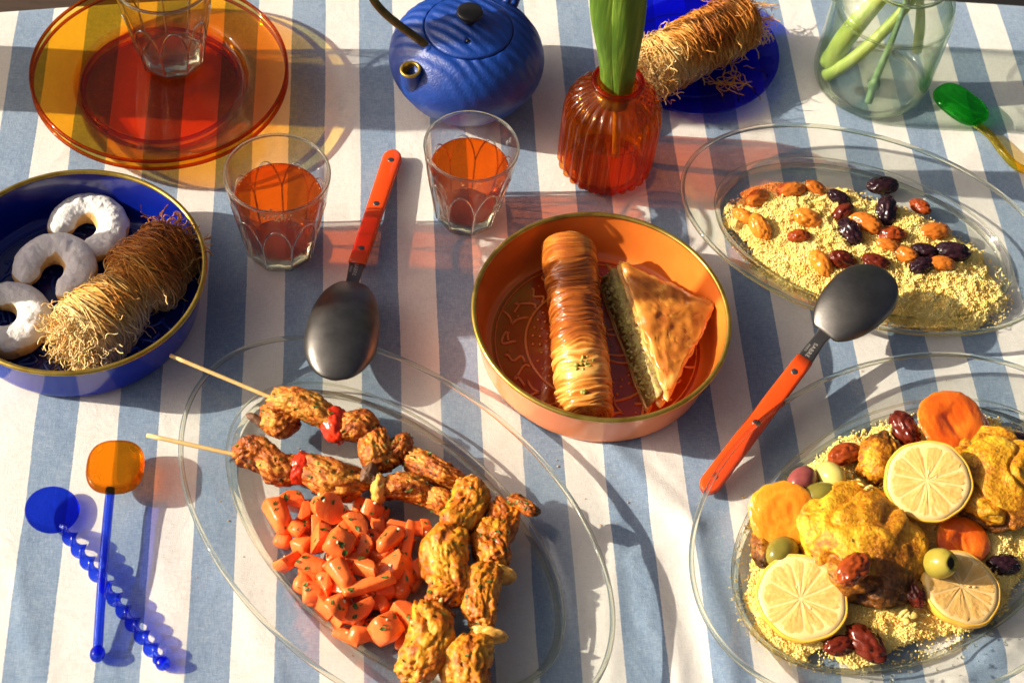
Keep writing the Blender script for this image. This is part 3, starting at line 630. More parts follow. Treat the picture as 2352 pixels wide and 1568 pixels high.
# ------------------------------------------------------------------ cobalt plate
t = thing('cobalt_plate', 'flat cobalt blue glass plate under a shredded pastry roll', 'plate', (12.15, 33.3, .03))
V, F = lathe(smooth_prof([(.001, .45), (4, .45), (5.3, .5), (5.9, .75), (7.4, 1.05), (7.95, 1.2), (8.05, 1.12), (7.8, .9), (6.2, .55), (5.5, .15), (5.2, .0), (4.8, .08), (.001, .1)], 4), 110)
mk('plate_glass', V, F, M_COBALT, t)
# fallen threads on it
g = np.random.default_rng(12); n = 26; k = 16; p0 = np.array([at(1690, 175, .8), at(1650, 190, .8)])[g.integers(0, 2, n)] + g.normal(0, .5, (n, 3)) * [1, 1, 0]; d = g.normal(0, 1, (n, 3)); Q = []
for i in range(k):
    d = d + g.normal(0, .4, (n, 3)); d[:, 2] = d[:, 2] * .3; d /= np.linalg.norm(d, axis=1, keepdims=True); p0 = p0 + d * .18; p0[:, 2] = np.clip(p0[:, 2], .75, 1.6); Q.append(p0.copy())
V, F = tubes(np.stack(Q, 1), .055, 4); tag(mk('fallen_pastry_threads', V, F, M_KAT, attr=np.full(len(V), .45)), 'loose curled pastry threads fallen on the cobalt plate', 'pastry crumbs', kind='stuff')

# ------------------------------------------------------------------ jar of water with stems
def jar():
    b = at(1994, 190, 0); c = (b[0], b[1])
    t = thing('glass_jar', 'clear glass jar of water with green flower stems', 'jar', (c[0], c[1], .03))
    out = smooth_prof([(.001, .35), (2.5, .3), (4.0, .0), (4.75, .35), (5.1, 1.3), (5.15, 4), (5.15, 8.6), (5.0, 9.8), (4.5, 10.7), (3.9, 11.3), (3.75, 11.7), (3.75, 12.2), (4.0, 12.4), (4.0, 12.7), (3.78, 12.9), (3.78, 13.7), (3.65, 13.85)], 5)
    inn = smooth_prof([(3.65, 13.85), (3.5, 13.7), (3.5, 11.7), (4.2, 10.5), (4.75, 9.6), (4.9, 8.5), (4.9, 1.5), (4.5, .8), (3.5, .65), (.001, .75)], 5)
    def rf(th, r, z, u): return r * (1 + .006 * np.sin(th * 3 + z * .4) + .004 * np.sin(th * 7))
    V, F = lathe(np.vstack([out, inn[1:]]), 120, rf); mk('jar_glass', V, F, M_JAR, t); bead(t, 3.72, 3.72, 13.75, .16, M_BEAD); bead(t, 3.9, 3.9, 12.55, .16, M_BEAD, 'thread_ring'); bead(t, 4.3, 4.3, .4, .3, M_BEAD, 'base_ring')
    V, F = lathe(smooth_prof([(.001, .8), (3.5, .75), (4.45, .95), (4.8, 1.6), (4.82, 5), (4.82, 8.8), (4.7, 8.75), (.001, 8.7)], 4), 100, rf); mk('water', V, F, M_WATER, t)
    for i, (pts, r, m_, lab) in enumerate([
        ([(-4.0, -.6, 2.2), (-3.2, -.4, 5.4), (-1.6, .2, 9), (.6, 1.2, 13), (3, 2.0, 19), (6, 3.0, 26)], .8, M_STEMG, 'thickest pale green stem leaning right in the jar'),
        ([(-4.1, -1.4, 1.5), (-2.2, -1.6, 4.3), (.2, -.6, 8), (2.2, 1, 12), (4, 3.5, 19), (5, 6, 26)], .5, M_STEMG, 'yellow green stem crossing the jar below the thickest one'),
        ([(-.3, -3.4, .9), (-.1, -2.4, 3.0), (.35, -1.5, 6.2), (.7, -.5, 9.5), (1.2, .5, 14), (1, 3, 24)], .3, M_STEMD, 'thin dark stem with a knot standing upright in the jar'),
        ([(3.4, .8, 3.6), (3.0, 1.3, 6.2), (2.2, 1.2, 9), (.6, .8, 13), (-2, 2, 20)], .4, M_STEMG, 'yellowing stem at the right side of the jar')]):
        s = thing('flower_stem', lab, 'flower stem', (c[0], c[1], 0), 0, 'stems in the jar')
        P = smooth_prof(pts, 8); rr = np.full(len(P), r) * (1 + .12 * np.sin(np.linspace(0, 9, len(P)))); rr[:3] *= 1.1
        V, F = tubes(P, rr, 16); mk('stalk', V, F, m_, s)
        if i == 2:
            v, f = ico(3); v = v * [.55, .45, .75] * (1 + .15 * fbm(v * 3, 3, 5))[:, None] + [-.15, -2.7, 2.4]; mk('knot', v, f, M_STEMD, s)
        else:
            V, F = leaf_mesh((P[-14][0], P[-14][1], P[-14][2] - 1), 12, 1.5, 4.2, 1.0, i * 1.3, (3.5 * (i - .5), 3), n=30, m=10, seed=i, bow=1); mk('leaf', V, F, M_LEAF, s)
jar()
# ------------------------------------------------------------------ small glass spoons
def disc_spoon(name, label, c, rx, ry, th, mat, ang, handle, hr, hmat, tilt=0, end=None, sink=.25):
    t = thing(name, label, 'spoon', c)
    v, f = ico(5); q = 1 / (np.abs(v[:, 0]) ** 2.6 + np.abs(v[:, 1]) ** 2.6 + np.abs(v[:, 2]) ** 2.6) ** (1 / 2.6); v = v * q[:, None]
    v = v * [rx, ry, th]; rr = (v[:, 0] / rx) ** 2 + (v[:, 1] / ry) ** 2; v[:, 2] += np.where(v[:, 2] > 0, -1, -.6) * sink * np.clip(1 - rr, 0, 1)
    v = v @ rotm(0, tilt, ang).T; mk('spoon_bowl', v, f, mat, t)
    P = smooth_prof(np.array(handle) - np.array(c), 10); V, F = tubes(P, hr, 16); mk('handle', V, F, hmat, t)
    if end is not None:
        v, f = ico(4); mk('handle_ball', v * end + (np.array(handle[-1]) - np.array(c)), f, hmat, t)
    return t
c = at(265, 1072, 1.7)
H = [at(254, 1122, 1.55), at(248, 1180, 1.45), at(238, 1290, 1.35), at(230, 1400, .95), at(224, 1500, .6)]
disc_spoon('glass_teaspoon', 'small glass spoon with an amber bowl and straight blue handle', c, 2.0, 2.15, .6, M_AMBER_S, math.radians(8), H, .33, M_COBALT_T, end=np.array([.5, .6, .5]))
c = at(120, 1170, .75)
t = thing('glass_teaspoon', 'small cobalt glass spoon with a twisted handle under the amber one', 'spoon', c)
v, f = ico(5); v = v * [1.85, 1.85, .28]; rr = (v[:, 0] ** 2 + v[:, 1] ** 2) / 3.4; v[:, 2] -= .2 * np.clip(1 - rr, 0, 1); mk('spoon_bowl', v @ rotm(0, .15, 0).T, f, M_COBALT_T, t)
a, b = at(142, 1205, .75) - c, at(374, 1522, .55) - c; fr = frame(a, b); Lh = np.linalg.norm(b - a); n = 240; u = np.linspace(0, 1, n); tw = u * 2 * math.pi * 5.6
Pc = a[None] + (b - a)[None] * u[:, None]; hw = .48 * sstep(-.02, .06, u) * sstep(1.02, .96, u) + .12; tk = .16
off = np.stack([np.cos(tw), np.sin(tw)], -1)[:, None, :] ; prof = np.array([(math.cos(x), math.sin(x)) for x in np.linspace(0, 2 * math.pi, 14, endpoint=False)])
yy = prof[None, :, 0] * hw[:, None]; zz = prof[None, :, 1] * tk
Y = yy * np.cos(tw)[:, None] - zz * np.sin(tw)[:, None]; Z = yy * np.sin(tw)[:, None] + zz * np.cos(tw)[:, None]
V = Pc[:, None] + Y[..., None] * fr[1] + Z[..., None] * fr[2]; nv = 14
F = grid_faces(n, nv); F2 = np.array([[i * nv + nv - 1, (i + 1) * nv + nv - 1, (i + 1) * nv, i * nv] for i in range(n - 1)])
mk('twisted_handle', V.reshape(-1, 3), np.concatenate([F, F2]), M_COBALT_T, t)
v, f = ico(3); mk('handle_ball', v * .5 + b, f, M_COBALT_T, t)
c = at(2207, 240, 1.1)
H = [at(2240, 283, .8), at(2275, 312, .55), at(2300, 345, .9), at(2330, 378, .7), at(2362, 390, .45), at(2420, 380, .8)]
disc_spoon('glass_teaspoon', 'small glass spoon with a green bowl and wavy yellow handle', c, 2.6, 1.75, .5, M_GREENG, math.radians(-44), H, .36, M_YELG, end=None)

# ------------------------------------------------------------------ steel serving spoons
M_RED = food('orange_red_handle', [(.2, (.66, .055, .006)), (.8, (.78, .085, .01))], scale=40, off=.5, rough=.18, bump=0, coat=.6, sss=.15, sssr=.003)
M_RIVET = food('rivet_steel', [(.2, (.10, .10, .09)), (.8, (.22, .21, .2))], scale=300, off=.5, rough=.35, metal=.9, bump=.2)
def serving_spoon(label, tip, neck, hstart, hend, w, inv=True, droop=.9, text_side=1, tz=None):
    """tip = far end of the bowl, neck = where the bowl begins; all world points"""
    tip, neck, hstart, hend = (np.array(p, float) for p in (tip, neck, hstart, hend))
    t = thing('serving_spoon', label, 'spoon', hstart)
    o = hstart
    fr = frame(neck, tip); Lb = np.linalg.norm(tip - neck)
    n, m = 40, 29; u = np.linspace(0, 1, n)[:, None]; s = np.linspace(-1, 1, m)[None, :]
    half = w * np.sqrt(np.clip(1 - (np.abs(u - .56) / np.where(u < .56, .60, .44)) ** 2.15, 0.004, 1)); half = np.maximum(half, .5 * sstep(.12, 0, u))
    dome = droop * (1 - s ** 2) ** 1.0 * np.clip(np.sin(np.pi * np.clip(u * .97 + .03, 0, 1)), 0, 1) ** .8 * np.ones_like(u)
    sg = 1 if inv else -1
    X = u * Lb + 0 * s; Y = half * np.sin(s * math.pi / 2); Z = sg * dome
    P = np.stack([X, Y, Z], -1).reshape(-1, 3) @ fr + neck - o; P2 = P - np.array([0, 0, .11])
    k = n * m; F1 = grid_faces(n, m); sd = []
    for i in range(n - 1):
        sd.append([i * m, i * m + k, (i + 1) * m + k, (i + 1) * m]); sd.append([i * m + m - 1, (i + 1) * m + m - 1, (i + 1) * m + m - 1 + k, i * m + m - 1 + k])
    for j in range(m - 1):
        sd.append([j, j + 1, j + 1 + k, j + k]); sd.append([(n - 1) * m + j, (n - 1) * m + j + k, (n - 1) * m + j + 1 + k, (n - 1) * m + j + 1])
    mk('spoon_bowl', np.concatenate([P, P2]), np.concatenate([F1, F1[:, ::-1] + k, np.array(sd)]), M_STEEL, t)
    # neck and tang: flat steel strip to the handle end
    def strip(pts, ws, th, mat, name, par, m2=8):
        pts = np.array(pts); d = np.gradient(pts, axis=0); d /= np.linalg.norm(d, axis=1, keepdims=True); side = np.cross([0, 0, 1.0], d); side /= np.linalg.norm(side, axis=1, keepdims=True); up = np.cross(d, side)
        pr = np.array([(-1, -1), (-.97, .6), (-.8, 1), (.8, 1), (.97, .6), (1, -1)]); ws = np.array(ws)[:, None, None]
        V = pts[:, None] + pr[None, :, 0, None] * ws * side[:, None] + pr[None, :, 1, None] * th * up[:, None]; nn = len(pr)
        F = grid_faces(len(pts), nn); F2 = np.array([[i * nn + nn - 1, (i + 1) * nn + nn - 1, (i + 1) * nn, i * nn] for i in range(len(pts) - 1)]); cp = [list(range(nn)), list(range(len(pts) * nn - nn, len(pts) * nn))[::-1]]
        Fa = [tuple(x) for x in np.concatenate([F, F2])] + [tuple(x) for x in cp]
        return mk(name, V.reshape(-1, 3), Fa, mat, par, smooth=False)
    q = neck + (tip - neck) * .06
    pts = smooth_prof([q - o, neck + (hstart - neck) * .35 - o, hstart - o], 6); ws = np.interp(np.linspace(0, 1, len(pts)), [0, .35, 1], [.62, .5, .62]); nk = strip(pts, ws, .1, M_STEEL, 'neck', t)
    strip(np.array([hstart, (hstart + hend) / 2, hend + (hstart - hend) * .01]) - o, [.62, .60, .5], .06, M_STEEL, 'tang', t)
    # handle: two orange-red scales with rounded end and three rivets
    d = hend - hstart; Lh = np.linalg.norm(d); fh = frame(hstart, hend)
    for sgn in (1, -1):
        nu = 26; us = np.concatenate([np.linspace(0, .93, 12), .93 + .07 * np.sin(np.linspace(.12, math.pi / 2, 13)), [1.0]])
        e = np.clip((us - .93) / .07, 0, 1); ww = (.66 + .12 * us) * np.sqrt(np.clip(1 - e ** 2, .0, 1)) + .02
        a = np.linspace(0, math.pi, 9); V = []
        for ui, wi in zip(us, ww):
            for an in a:
                cx_ = np.sign(math.cos(an)) * abs(math.cos(an)) ** .45; sz_ = abs(math.sin(an)) ** .5
                V.append(np.array([ui * Lh, wi * cx_, sgn * (.06 + .30 * sz_)]) @ fh)
        V = np.array(V); F = [tuple(x) for x in grid_faces(nu, 9)] + [tuple(range(9)), tuple(range((nu - 1) * 9, nu * 9))] + [(i * 9, (i + 1) * 9, (i + 1) * 9 + 8, i * 9 + 8) for i in range(nu - 1)]
        sc = mk('handle_scale', V, F, M_RED, t)
        if sgn > 0:
            for uu in (.11, .5, .90):
                Vr, Fr = lathe([(.001, .38), (.22, .375), (.26, .355), (.26, .2)], 24); mk('rivet', (Vr + [uu * Lh, 0, 0]) @ fh, Fr, M_RIVET, t)
    # engraved maker's mark on the neck
    for txt, size, oy in (('SABRE', .44, .0), ('PARIS', .24, -.36)):
        cu = bpy.data.curves.new('engraving', 'FONT'); cu.body = txt; cu.size = size * CM; cu.extrude = .003 * CM; cu.align_x = 'CENTER'; cu.align_y = 'CENTER'; cu.space_character = 1.15
        tmp = bpy.data.objects.new('engraving_text', cu); me = bpy.data.meshes.new_from_object(tmp); bpy.data.objects.remove(tmp); bpy.data.curves.remove(cu)
        me.name = 'engraving'; me.materials.clear(); me.materials.append(M_ENG); e = bpy.data.objects.new('engraving', me); COL.objects.link(e); e.parent = t
        fn = frame(neck, hstart); xd = fn[0] * text_side; yd = fn[1] * text_side
        mid = neck + (hstart - neck) * .66 - o
        if tz: mid = tz - o
        Mx = Matrix((xd, yd, fn[2])).transposed(); e.rotation_euler = Mx.to_euler(); e.location = Vector(mid + yd * oy + fn[2] * .12) * CM
    return t
M_ENG = food('engraving', [(.2, (.5, .45, .38)), (.8, (.75, .7, .6))], scale=100, off=.5, rough=.4, metal=.6, bump=0)
serving_spoon('steel serving spoon with orange red handle lying bowl down above the skewers', at(766, 872, 3.0), at(808, 652, 1.7), at(820, 606, 1.35), at(906, 350, .55), 2.75, True, 1.75, -1)
serving_spoon('dark steel serving spoon with orange red handle leaning on the couscous plate', at(2038, 622, 4.6), at(1893, 765, 3.3), at(1848, 826, 2.7), at(1617, 1130, .75), 2.6, True, 1.15, 1)

sun.cycles.is_caustics_light = True
for o in bpy.data.objects:
    if o.type == 'MESH' and o.name.split('.')[0] in ('tablecloth',): o.cycles.is_caustics_receiver = True
    if o.type == 'MESH' and o.data.materials and o.data.materials[0] in (M_TUMBLER, M_VASE, M_TEA, M_BEAD, M_AMBER_S, M_JAR, M_COBALT_T, M_GREENG): o.cycles.is_caustics_caster = True

# ================================================================== food
def bvh_of(objs):
    from mathutils.bvhtree import BVHTree
    vs, fs, n = [], [], 0
    for o in objs:
        me = o.data; M = o.matrix_basis if o.parent is None else o.parent.matrix_basis @ o.matrix_basis
        co = np.empty(len(me.vertices) * 3); me.vertices.foreach_get('co', co); co = co.reshape(-1, 3)
        M = np.array(M); co = (co @ M[:3, :3].T + M[:3, 3]) / CM
        vs += [tuple(c) for c in co]; fs += [tuple(i + n for i in p.vertices) for p in me.polygons]; n += len(co)
    return BVHTree.FromPolygons(vs, fs)
def leaf_bits(name, label, cat, pts, nrms, size, mat, parent=None, seed=0, kind='stuff'):
    """small chopped herb flakes lying on a surface"""
    g = np.random.default_rng(seed); ps = []
    for p, nn in zip(pts, nrms):
        s = size * g.uniform(.5, 1.5); q = np.array(Vector(nn).to_track_quat('Z', 'Y').to_matrix()); a = g.random() * 6.28
        w = g.uniform(.25, .7); sh = np.array([(-1, -.2, .15), (-.3, -w, .0), (.5, -w * .8, .08), (1, .1, .3), (.4, w, .05), (-.4, w * .8, .1), (0, 0, -.12)])
        sh[:, :2] *= 1 + .3 * g.standard_normal((7, 2)); sh = sh * s @ rotm(0, 0, a).T @ q.T + np.array(p) + np.array(nn) * .03
        ps.append((sh, np.array([[0, 1, 6], [1, 2, 6], [2, 3, 6], [3, 4, 6], [4, 5, 6], [5, 0, 6]])))
    V, F, _ = join(ps); o = mk(name, V, F, mat, parent, smooth=False)
    tag(o, label, cat, kind=kind); return o
M_HERB = food('chopped_parsley', [(.2, (.02, .05, .005)), (.8, (.08, .17, .015))], scale=300, off=.5, rough=.5, bump=0)

# ---- pieces of grilled chicken
CHK = [(.0, (.70, .33, .05)), (.22, (.58, .20, .022)), (.42, (.42, .10, .010)), (.62, (.24, .05, .008)), (.8, (.07, .018, .005)), (1, (.015, .008, .004))]
M_CHK = food('grilled_chicken', CHK, amt=.75, scale=230, rough=.42, bump=.9, bscale=330, coat=.3, coatr=.2, sss=.08, sssr=.003, bdist=.0018)
M_CHK_Y = food('yellow_grilled_chicken', off=.07, stops= [(.0, (.76, .34, .022)), (.25, (.64, .21, .012)), (.45, (.44, .10, .007)), (.7, (.22, .055, .008)), (.85, (.06, .02, .005)), (1, (.02, .01, .005))], amt=.6, scale=210, rough=.38, bump=.9, bscale=300, coat=.4, coatr=.16, sss=.1, sssr=.004, bdist=.0016)
M_PEPPER = food('red_pepper', [(.1, (.75, .05, .01)), (.5, (.62, .03, .008)), (.8, (.20, .02, .006)), (1, (.02, .01, .006))], amt=.4, scale=120, rough=.25, bump=.3, bscale=260, coat=.5, sss=.2, sssr=.004)
M_ONION = food('grilled_onion', [(.1, (.80, .46, .10)), (.5, (.66, .30, .05)), (1, (.15, .06, .02))], amt=.4, scale=120, rough=.25, bump=.3, bscale=260, coat=.4, sss=.3, sssr=.005)
M_CHAR = food('charred', [(.1, (.02, .018, .015)), (.9, (.14, .06, .025))], amt=.5, off=.3, scale=300, rough=.55, bump=.6, bscale=500)
M_STICK = food('bamboo', [(.2, (.55, .33, .10)), (.8, (.78, .53, .22))], scale=60, off=.5, rough=.5, bump=.2, bscale=600, aniso=(1, 6, 6))
def meat(L, ry, rz, seed, char=.15, sub=5, rough=.2, fold=.18):
    v, f = ico(sub); p = v.copy()
    q = 1 / (np.abs(v) ** 2.5).sum(1) ** (1 / 2.5); v = v * q[:, None]
    d = 1 + .12 * fbm(p * 1.1 + seed * 7.1, 2, seed) + .8 * rough * fbm(p * 2.6 + seed, 3, seed + 3) - fold * .6 * np.exp(-(vnoise(p * 1.7 + seed * 3.3, seed + 9) / .09) ** 2) + .11 * fbm(p * 5 + seed, 3, seed) - .09 * np.abs(fbm(p * 9 + seed, 2, seed + 2)) - .10 * np.exp(-(fbm(p * 3.1 + seed * 2, 2, seed + 4) / .07) ** 2)
    v = v * d[:, None] * [L / 2, ry, rz]
    v[:, 1] += .22 * ry * np.sin(v[:, 0] / L * 5 + seed); v[:, 2] += .12 * rz * np.sin(v[:, 0] / L * 6 + seed * 2)
    ridge = fbm(p * 2.2 + seed * 5, 3, seed + 1)
    tone = .22 + char + .45 * ridge + .5 * (d - 1) + .25 * sstep(.75, 1, np.abs(p[:, 0])) * char * 3
    tone = tone + .75 * sstep(.42, .62, fbm(p * 1.9 + seed * 2.7 + 40, 3, seed + 5)) * (.4 + char)
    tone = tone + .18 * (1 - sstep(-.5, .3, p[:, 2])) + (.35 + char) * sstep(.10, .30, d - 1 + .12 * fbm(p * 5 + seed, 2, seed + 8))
    return v, f, np.clip(tone, 0, 1)
def skewer(label, pts, pieces, stick=True, seed=0, yellow=False, herbs=26):
    """pts: stick start and end; pieces: (kind, u along, length, ry, rz, char)"""
    a, b = np.array(pts[0], float), np.array(pts[1], float); fr = frame(a, b); L = np.linalg.norm(b - a)
    t = thing('chicken_skewer', label, 'skewer', a, 0, 'grilled chicken skewers')
    if stick:
        n = 20; P = np.stack([np.linspace(0, L, n), .03 * np.sin(np.linspace(0, 3, n)), 0 * np.linspace(0, 1, n)], -1) @ fr
        V, F = tubes(P, .155, 10); mk('wooden_stick', V, F, M_STICK, t)
    hp, hn = [], []; g = np.random.default_rng(seed)
    for i, (kind, c, l, ry, rz, ch, *dd) in enumerate(pieces):
        cw = np.array(c, float) - a; yaw = dd[0] if dd else 0
        s = seed * 13 + i * 3 + 1
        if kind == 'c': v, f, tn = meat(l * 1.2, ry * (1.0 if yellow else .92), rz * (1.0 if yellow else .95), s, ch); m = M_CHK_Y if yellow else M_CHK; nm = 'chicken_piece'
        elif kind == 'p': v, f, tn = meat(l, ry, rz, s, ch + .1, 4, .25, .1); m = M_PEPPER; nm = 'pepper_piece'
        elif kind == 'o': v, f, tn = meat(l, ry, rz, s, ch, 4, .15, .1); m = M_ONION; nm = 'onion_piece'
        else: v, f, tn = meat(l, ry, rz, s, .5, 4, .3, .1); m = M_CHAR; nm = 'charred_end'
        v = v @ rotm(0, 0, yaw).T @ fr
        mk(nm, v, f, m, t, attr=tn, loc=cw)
        if kind == 'c':
            nf = f[g.integers(0, len(f), herbs * 5)]; ce = v[nf].mean(1); nr = np.cross(v[nf[:, 1]] - v[nf[:, 0]], v[nf[:, 2]] - v[nf[:, 0]]); nr /= np.linalg.norm(nr, axis=1, keepdims=True)
            k = np.where(nr[:, 2] > .1)[0][:herbs]; hp += list(ce[k] + cw); hn += list(nr[k])
    leaf_bits('herb_flecks', None, None, hp, hn, .14, M_HERB, t, seed)
    return t
Z = 2.6
skewer('far skewer on the oval plate, its bare stick pointing to the upper left', [at(391, 816, 3.4), at(1062, 1098, 2.0)], [
    ('x', at(588, 964, 2.3), 1.6, .32, .3, .5, -.2), ('c', at(642, 965, 2.3), 2.6, 1.25, 1.0, .12, .3), ('c', at(700, 938, 3.0), 4.6, 1.15, 1.1, .0), ('p', at(768, 972, 2.6), 2.2, 1.35, 1.0, .08, .4),
    ('c', at(822, 985, 2.6), 3.0, 1.35, 1.1, .22, .2), ('c', at(868, 1030, 2.4), 3.0, 1.5, 1.15, .15, -.4), ('c', at(915, 1030, 2.4), 1.6, 1.15, .9, .3), ('c', at(990, 1075, 2.2), 4.6, 1.05, 1.0, .08)], seed=1)
skewer('browned skewer just behind the carrot salad, with its stick pointing left', [at(337, 999, 2.9), at(1060, 1160, 2.0)], [
    ('c', at(592, 1048, 2.3), 3.0, 1.35, 1.2, .28), ('c', at(648, 1070, 2.3), 3.2, 1.3, 1.15, .2), ('p', at(700, 1082, 2.3), 2.2, 1.2, 1.1, .12, .2), ('c', at(768, 1095, 2.4), 4.4, 1.5, 1.25, .16),
    ('x', at(848, 1090, 3.1), 1.2, .8, .5, .5), ('o', at(872, 1122, 2.4), 1.4, 1.1, 1.0, .1), ('c', at(935, 1125, 2.3), 3.4, 1.15, 1.1, .22), ('c', at(1015, 1150, 2.1), 2.6, .95, .95, .1)], seed=2)
skewer('yellow skewer right beside the carrots, stick end poking out at the bottom', [at(1085, 1090, 3.0), at(962, 1580, 3.3)], [
    ('c', at(1064, 1165, 2.9), 4.0, 1.45, 1.3, -.06), ('c', at(1030, 1285, 2.8), 4.6, 1.7, 1.4, -.03, .1), ('c', at(1030, 1340, 2.6), 3.2, 1.45, 1.2, .1), ('x', at(1020, 1400, 2.6), 1.6, .5, .5, .5, .7), ('c', at(972, 1478, 2.7), 5.0, 1.65, 1.4, -.06)], seed=3, yellow=True)
skewer('outer yellow skewer with a burnt curled tip, nearest the rim on the right', [at(1165, 1150, 3.0), at(1072, 1600, 2.6)], [
    ('c', at(1202, 1160, 3.6), 2.0, .55, .5, .25, 1.35), ('x', at(1226, 1172, 3.4), .8, .42, .4, .5, .6), ('c', at(1148, 1205, 2.6), 3.2, 1.25, 1.1, .16, .2), ('c', at(1134, 1250, 2.6), 3.3, 1.4, 1.3, .04), ('o', at(1140, 1318, 2.4), 1.0, 1.2, 1.1, .2), ('c', at(1108, 1368, 2.6), 4.2, 1.4, 1.3, .03, -.05),
    ('o', at(1112, 1458, 2.6), .8, 1.3, 1.0, .1, .1), ('c', at(1080, 1530, 2.6), 4.0, 1.7, 1.3, .02)], seed=4, yellow=True)

# ---- carrot salad
M_CARROT = food('cooked_carrot', [(.1, (.66, .075, .012)), (.5, (.84, .125, .024)), (.9, (.90, .20, .05))], amt=.45, scale=75, off=.45, rough=.34, bump=.6, bscale=150, coat=.6, coatr=.1, sss=.15, sssr=.006, bdist=.001)
M_CARROT2 = food('pale_cooked_carrot', [(.1, (.70, .10, .014)), (.5, (.85, .16, .03)), (.9, (.91, .25, .06))], amt=.5, scale=90, off=.5, rough=.38, bump=.7, bscale=170, coat=.5, coatr=.1, sss=.15, sssr=.006, bdist=.001)
M_CARROT3 = food('deep_orange_carrot', [(.1, (.62, .08, .008)), (.5, (.78, .15, .015)), (.9, (.88, .24, .035))], amt=.5, scale=80, off=.45, rough=.34, bump=.7, bscale=140, coat=.7, coatr=.1, sss=.3, sssr=.006, bdist=.001)
def hull(pts, bev=.12):
    bm = bmesh.new()
    for p in pts: bm.verts.new(p)
    r = bmesh.ops.convex_hull(bm, input=bm.verts[:]); loose = [v for v in bm.verts if not v.link_faces]
    if loose: bmesh.ops.delete(bm, geom=loose, context='VERTS')
    bmesh.ops.dissolve_limit(bm, angle_limit=.12, verts=bm.verts[:], edges=bm.edges[:])
    bmesh.ops.bevel(bm, geom=bm.edges[:], offset=bev, segments=2, affect='EDGES', profile=.6, clamp_overlap=True)
    return from_bm(bm)
def carrot_mesh(kind, seed):
    g = np.random.default_rng(seed)
    if kind == 'chunk':      # part of a thick coin cut in half or quarters
        a0, a1 = 0, g.choice([2.2, 3.1, 3.6]); r = g.uniform(.95, 1.25); th = np.linspace(a0, a1, 9); h = g.uniform(.5, .85)
        pts = [(r * math.cos(a) * k, r * math.sin(a) * k, z) for a in th for z, k in ((-h, 1), (h, .9))] + [(0, 0, -h), (.05, .05, h * .8)]
    elif kind == 'coin':
        th = np.linspace(0, 2 * math.pi, 14)[:-1]; h = g.uniform(.3, .5); pts = [(1.25 * math.cos(a), 1.1 * math.sin(a), z) for a in th for z in (-h, h)]
    elif kind == 'stick':
        h = g.uniform(1.1, 1.6); pts = [(x, y, z) for x in (-h, h * .9) for y in (-.34, .34) for z in (-.34, .3)] + [(h * .3, .42, .1)]
    elif kind == 'wedge':
        pts = [(-1.2, -.75, -.45), (1.0, -.55, -.4), (1.35, .1, -.35), (.9, .7, -.4), (-1.0, .85, -.4), (-.9, .5, .5), (.7, .35, .45), (.8, -.3, .5), (-1.0, -.4, .55)]
    else: pts = [(x * .75, y * .72, z * .68) for x in (-1, 1) for y in (-1, 1) for z in (-1, 1)] + [(.95, 0, .1), (0, -.9, 0), (0, 0, .85)]
    pts = np.array(pts) * (1 + .1 * g.standard_normal((len(pts), 3)))
    V, F = hull(pts - pts.mean(0), .2); return mesh_data('carrot_' + kind, V, F, (M_CARROT, M_CARROT2, M_CARROT3)[seed % 3])
CM_ = {k: [carrot_mesh(k, 10 + i * 3) for i in range(n)] for k, n in (('chunk', 5), ('coin', 2), ('stick', 3), ('wedge', 4), ('cube', 3))}
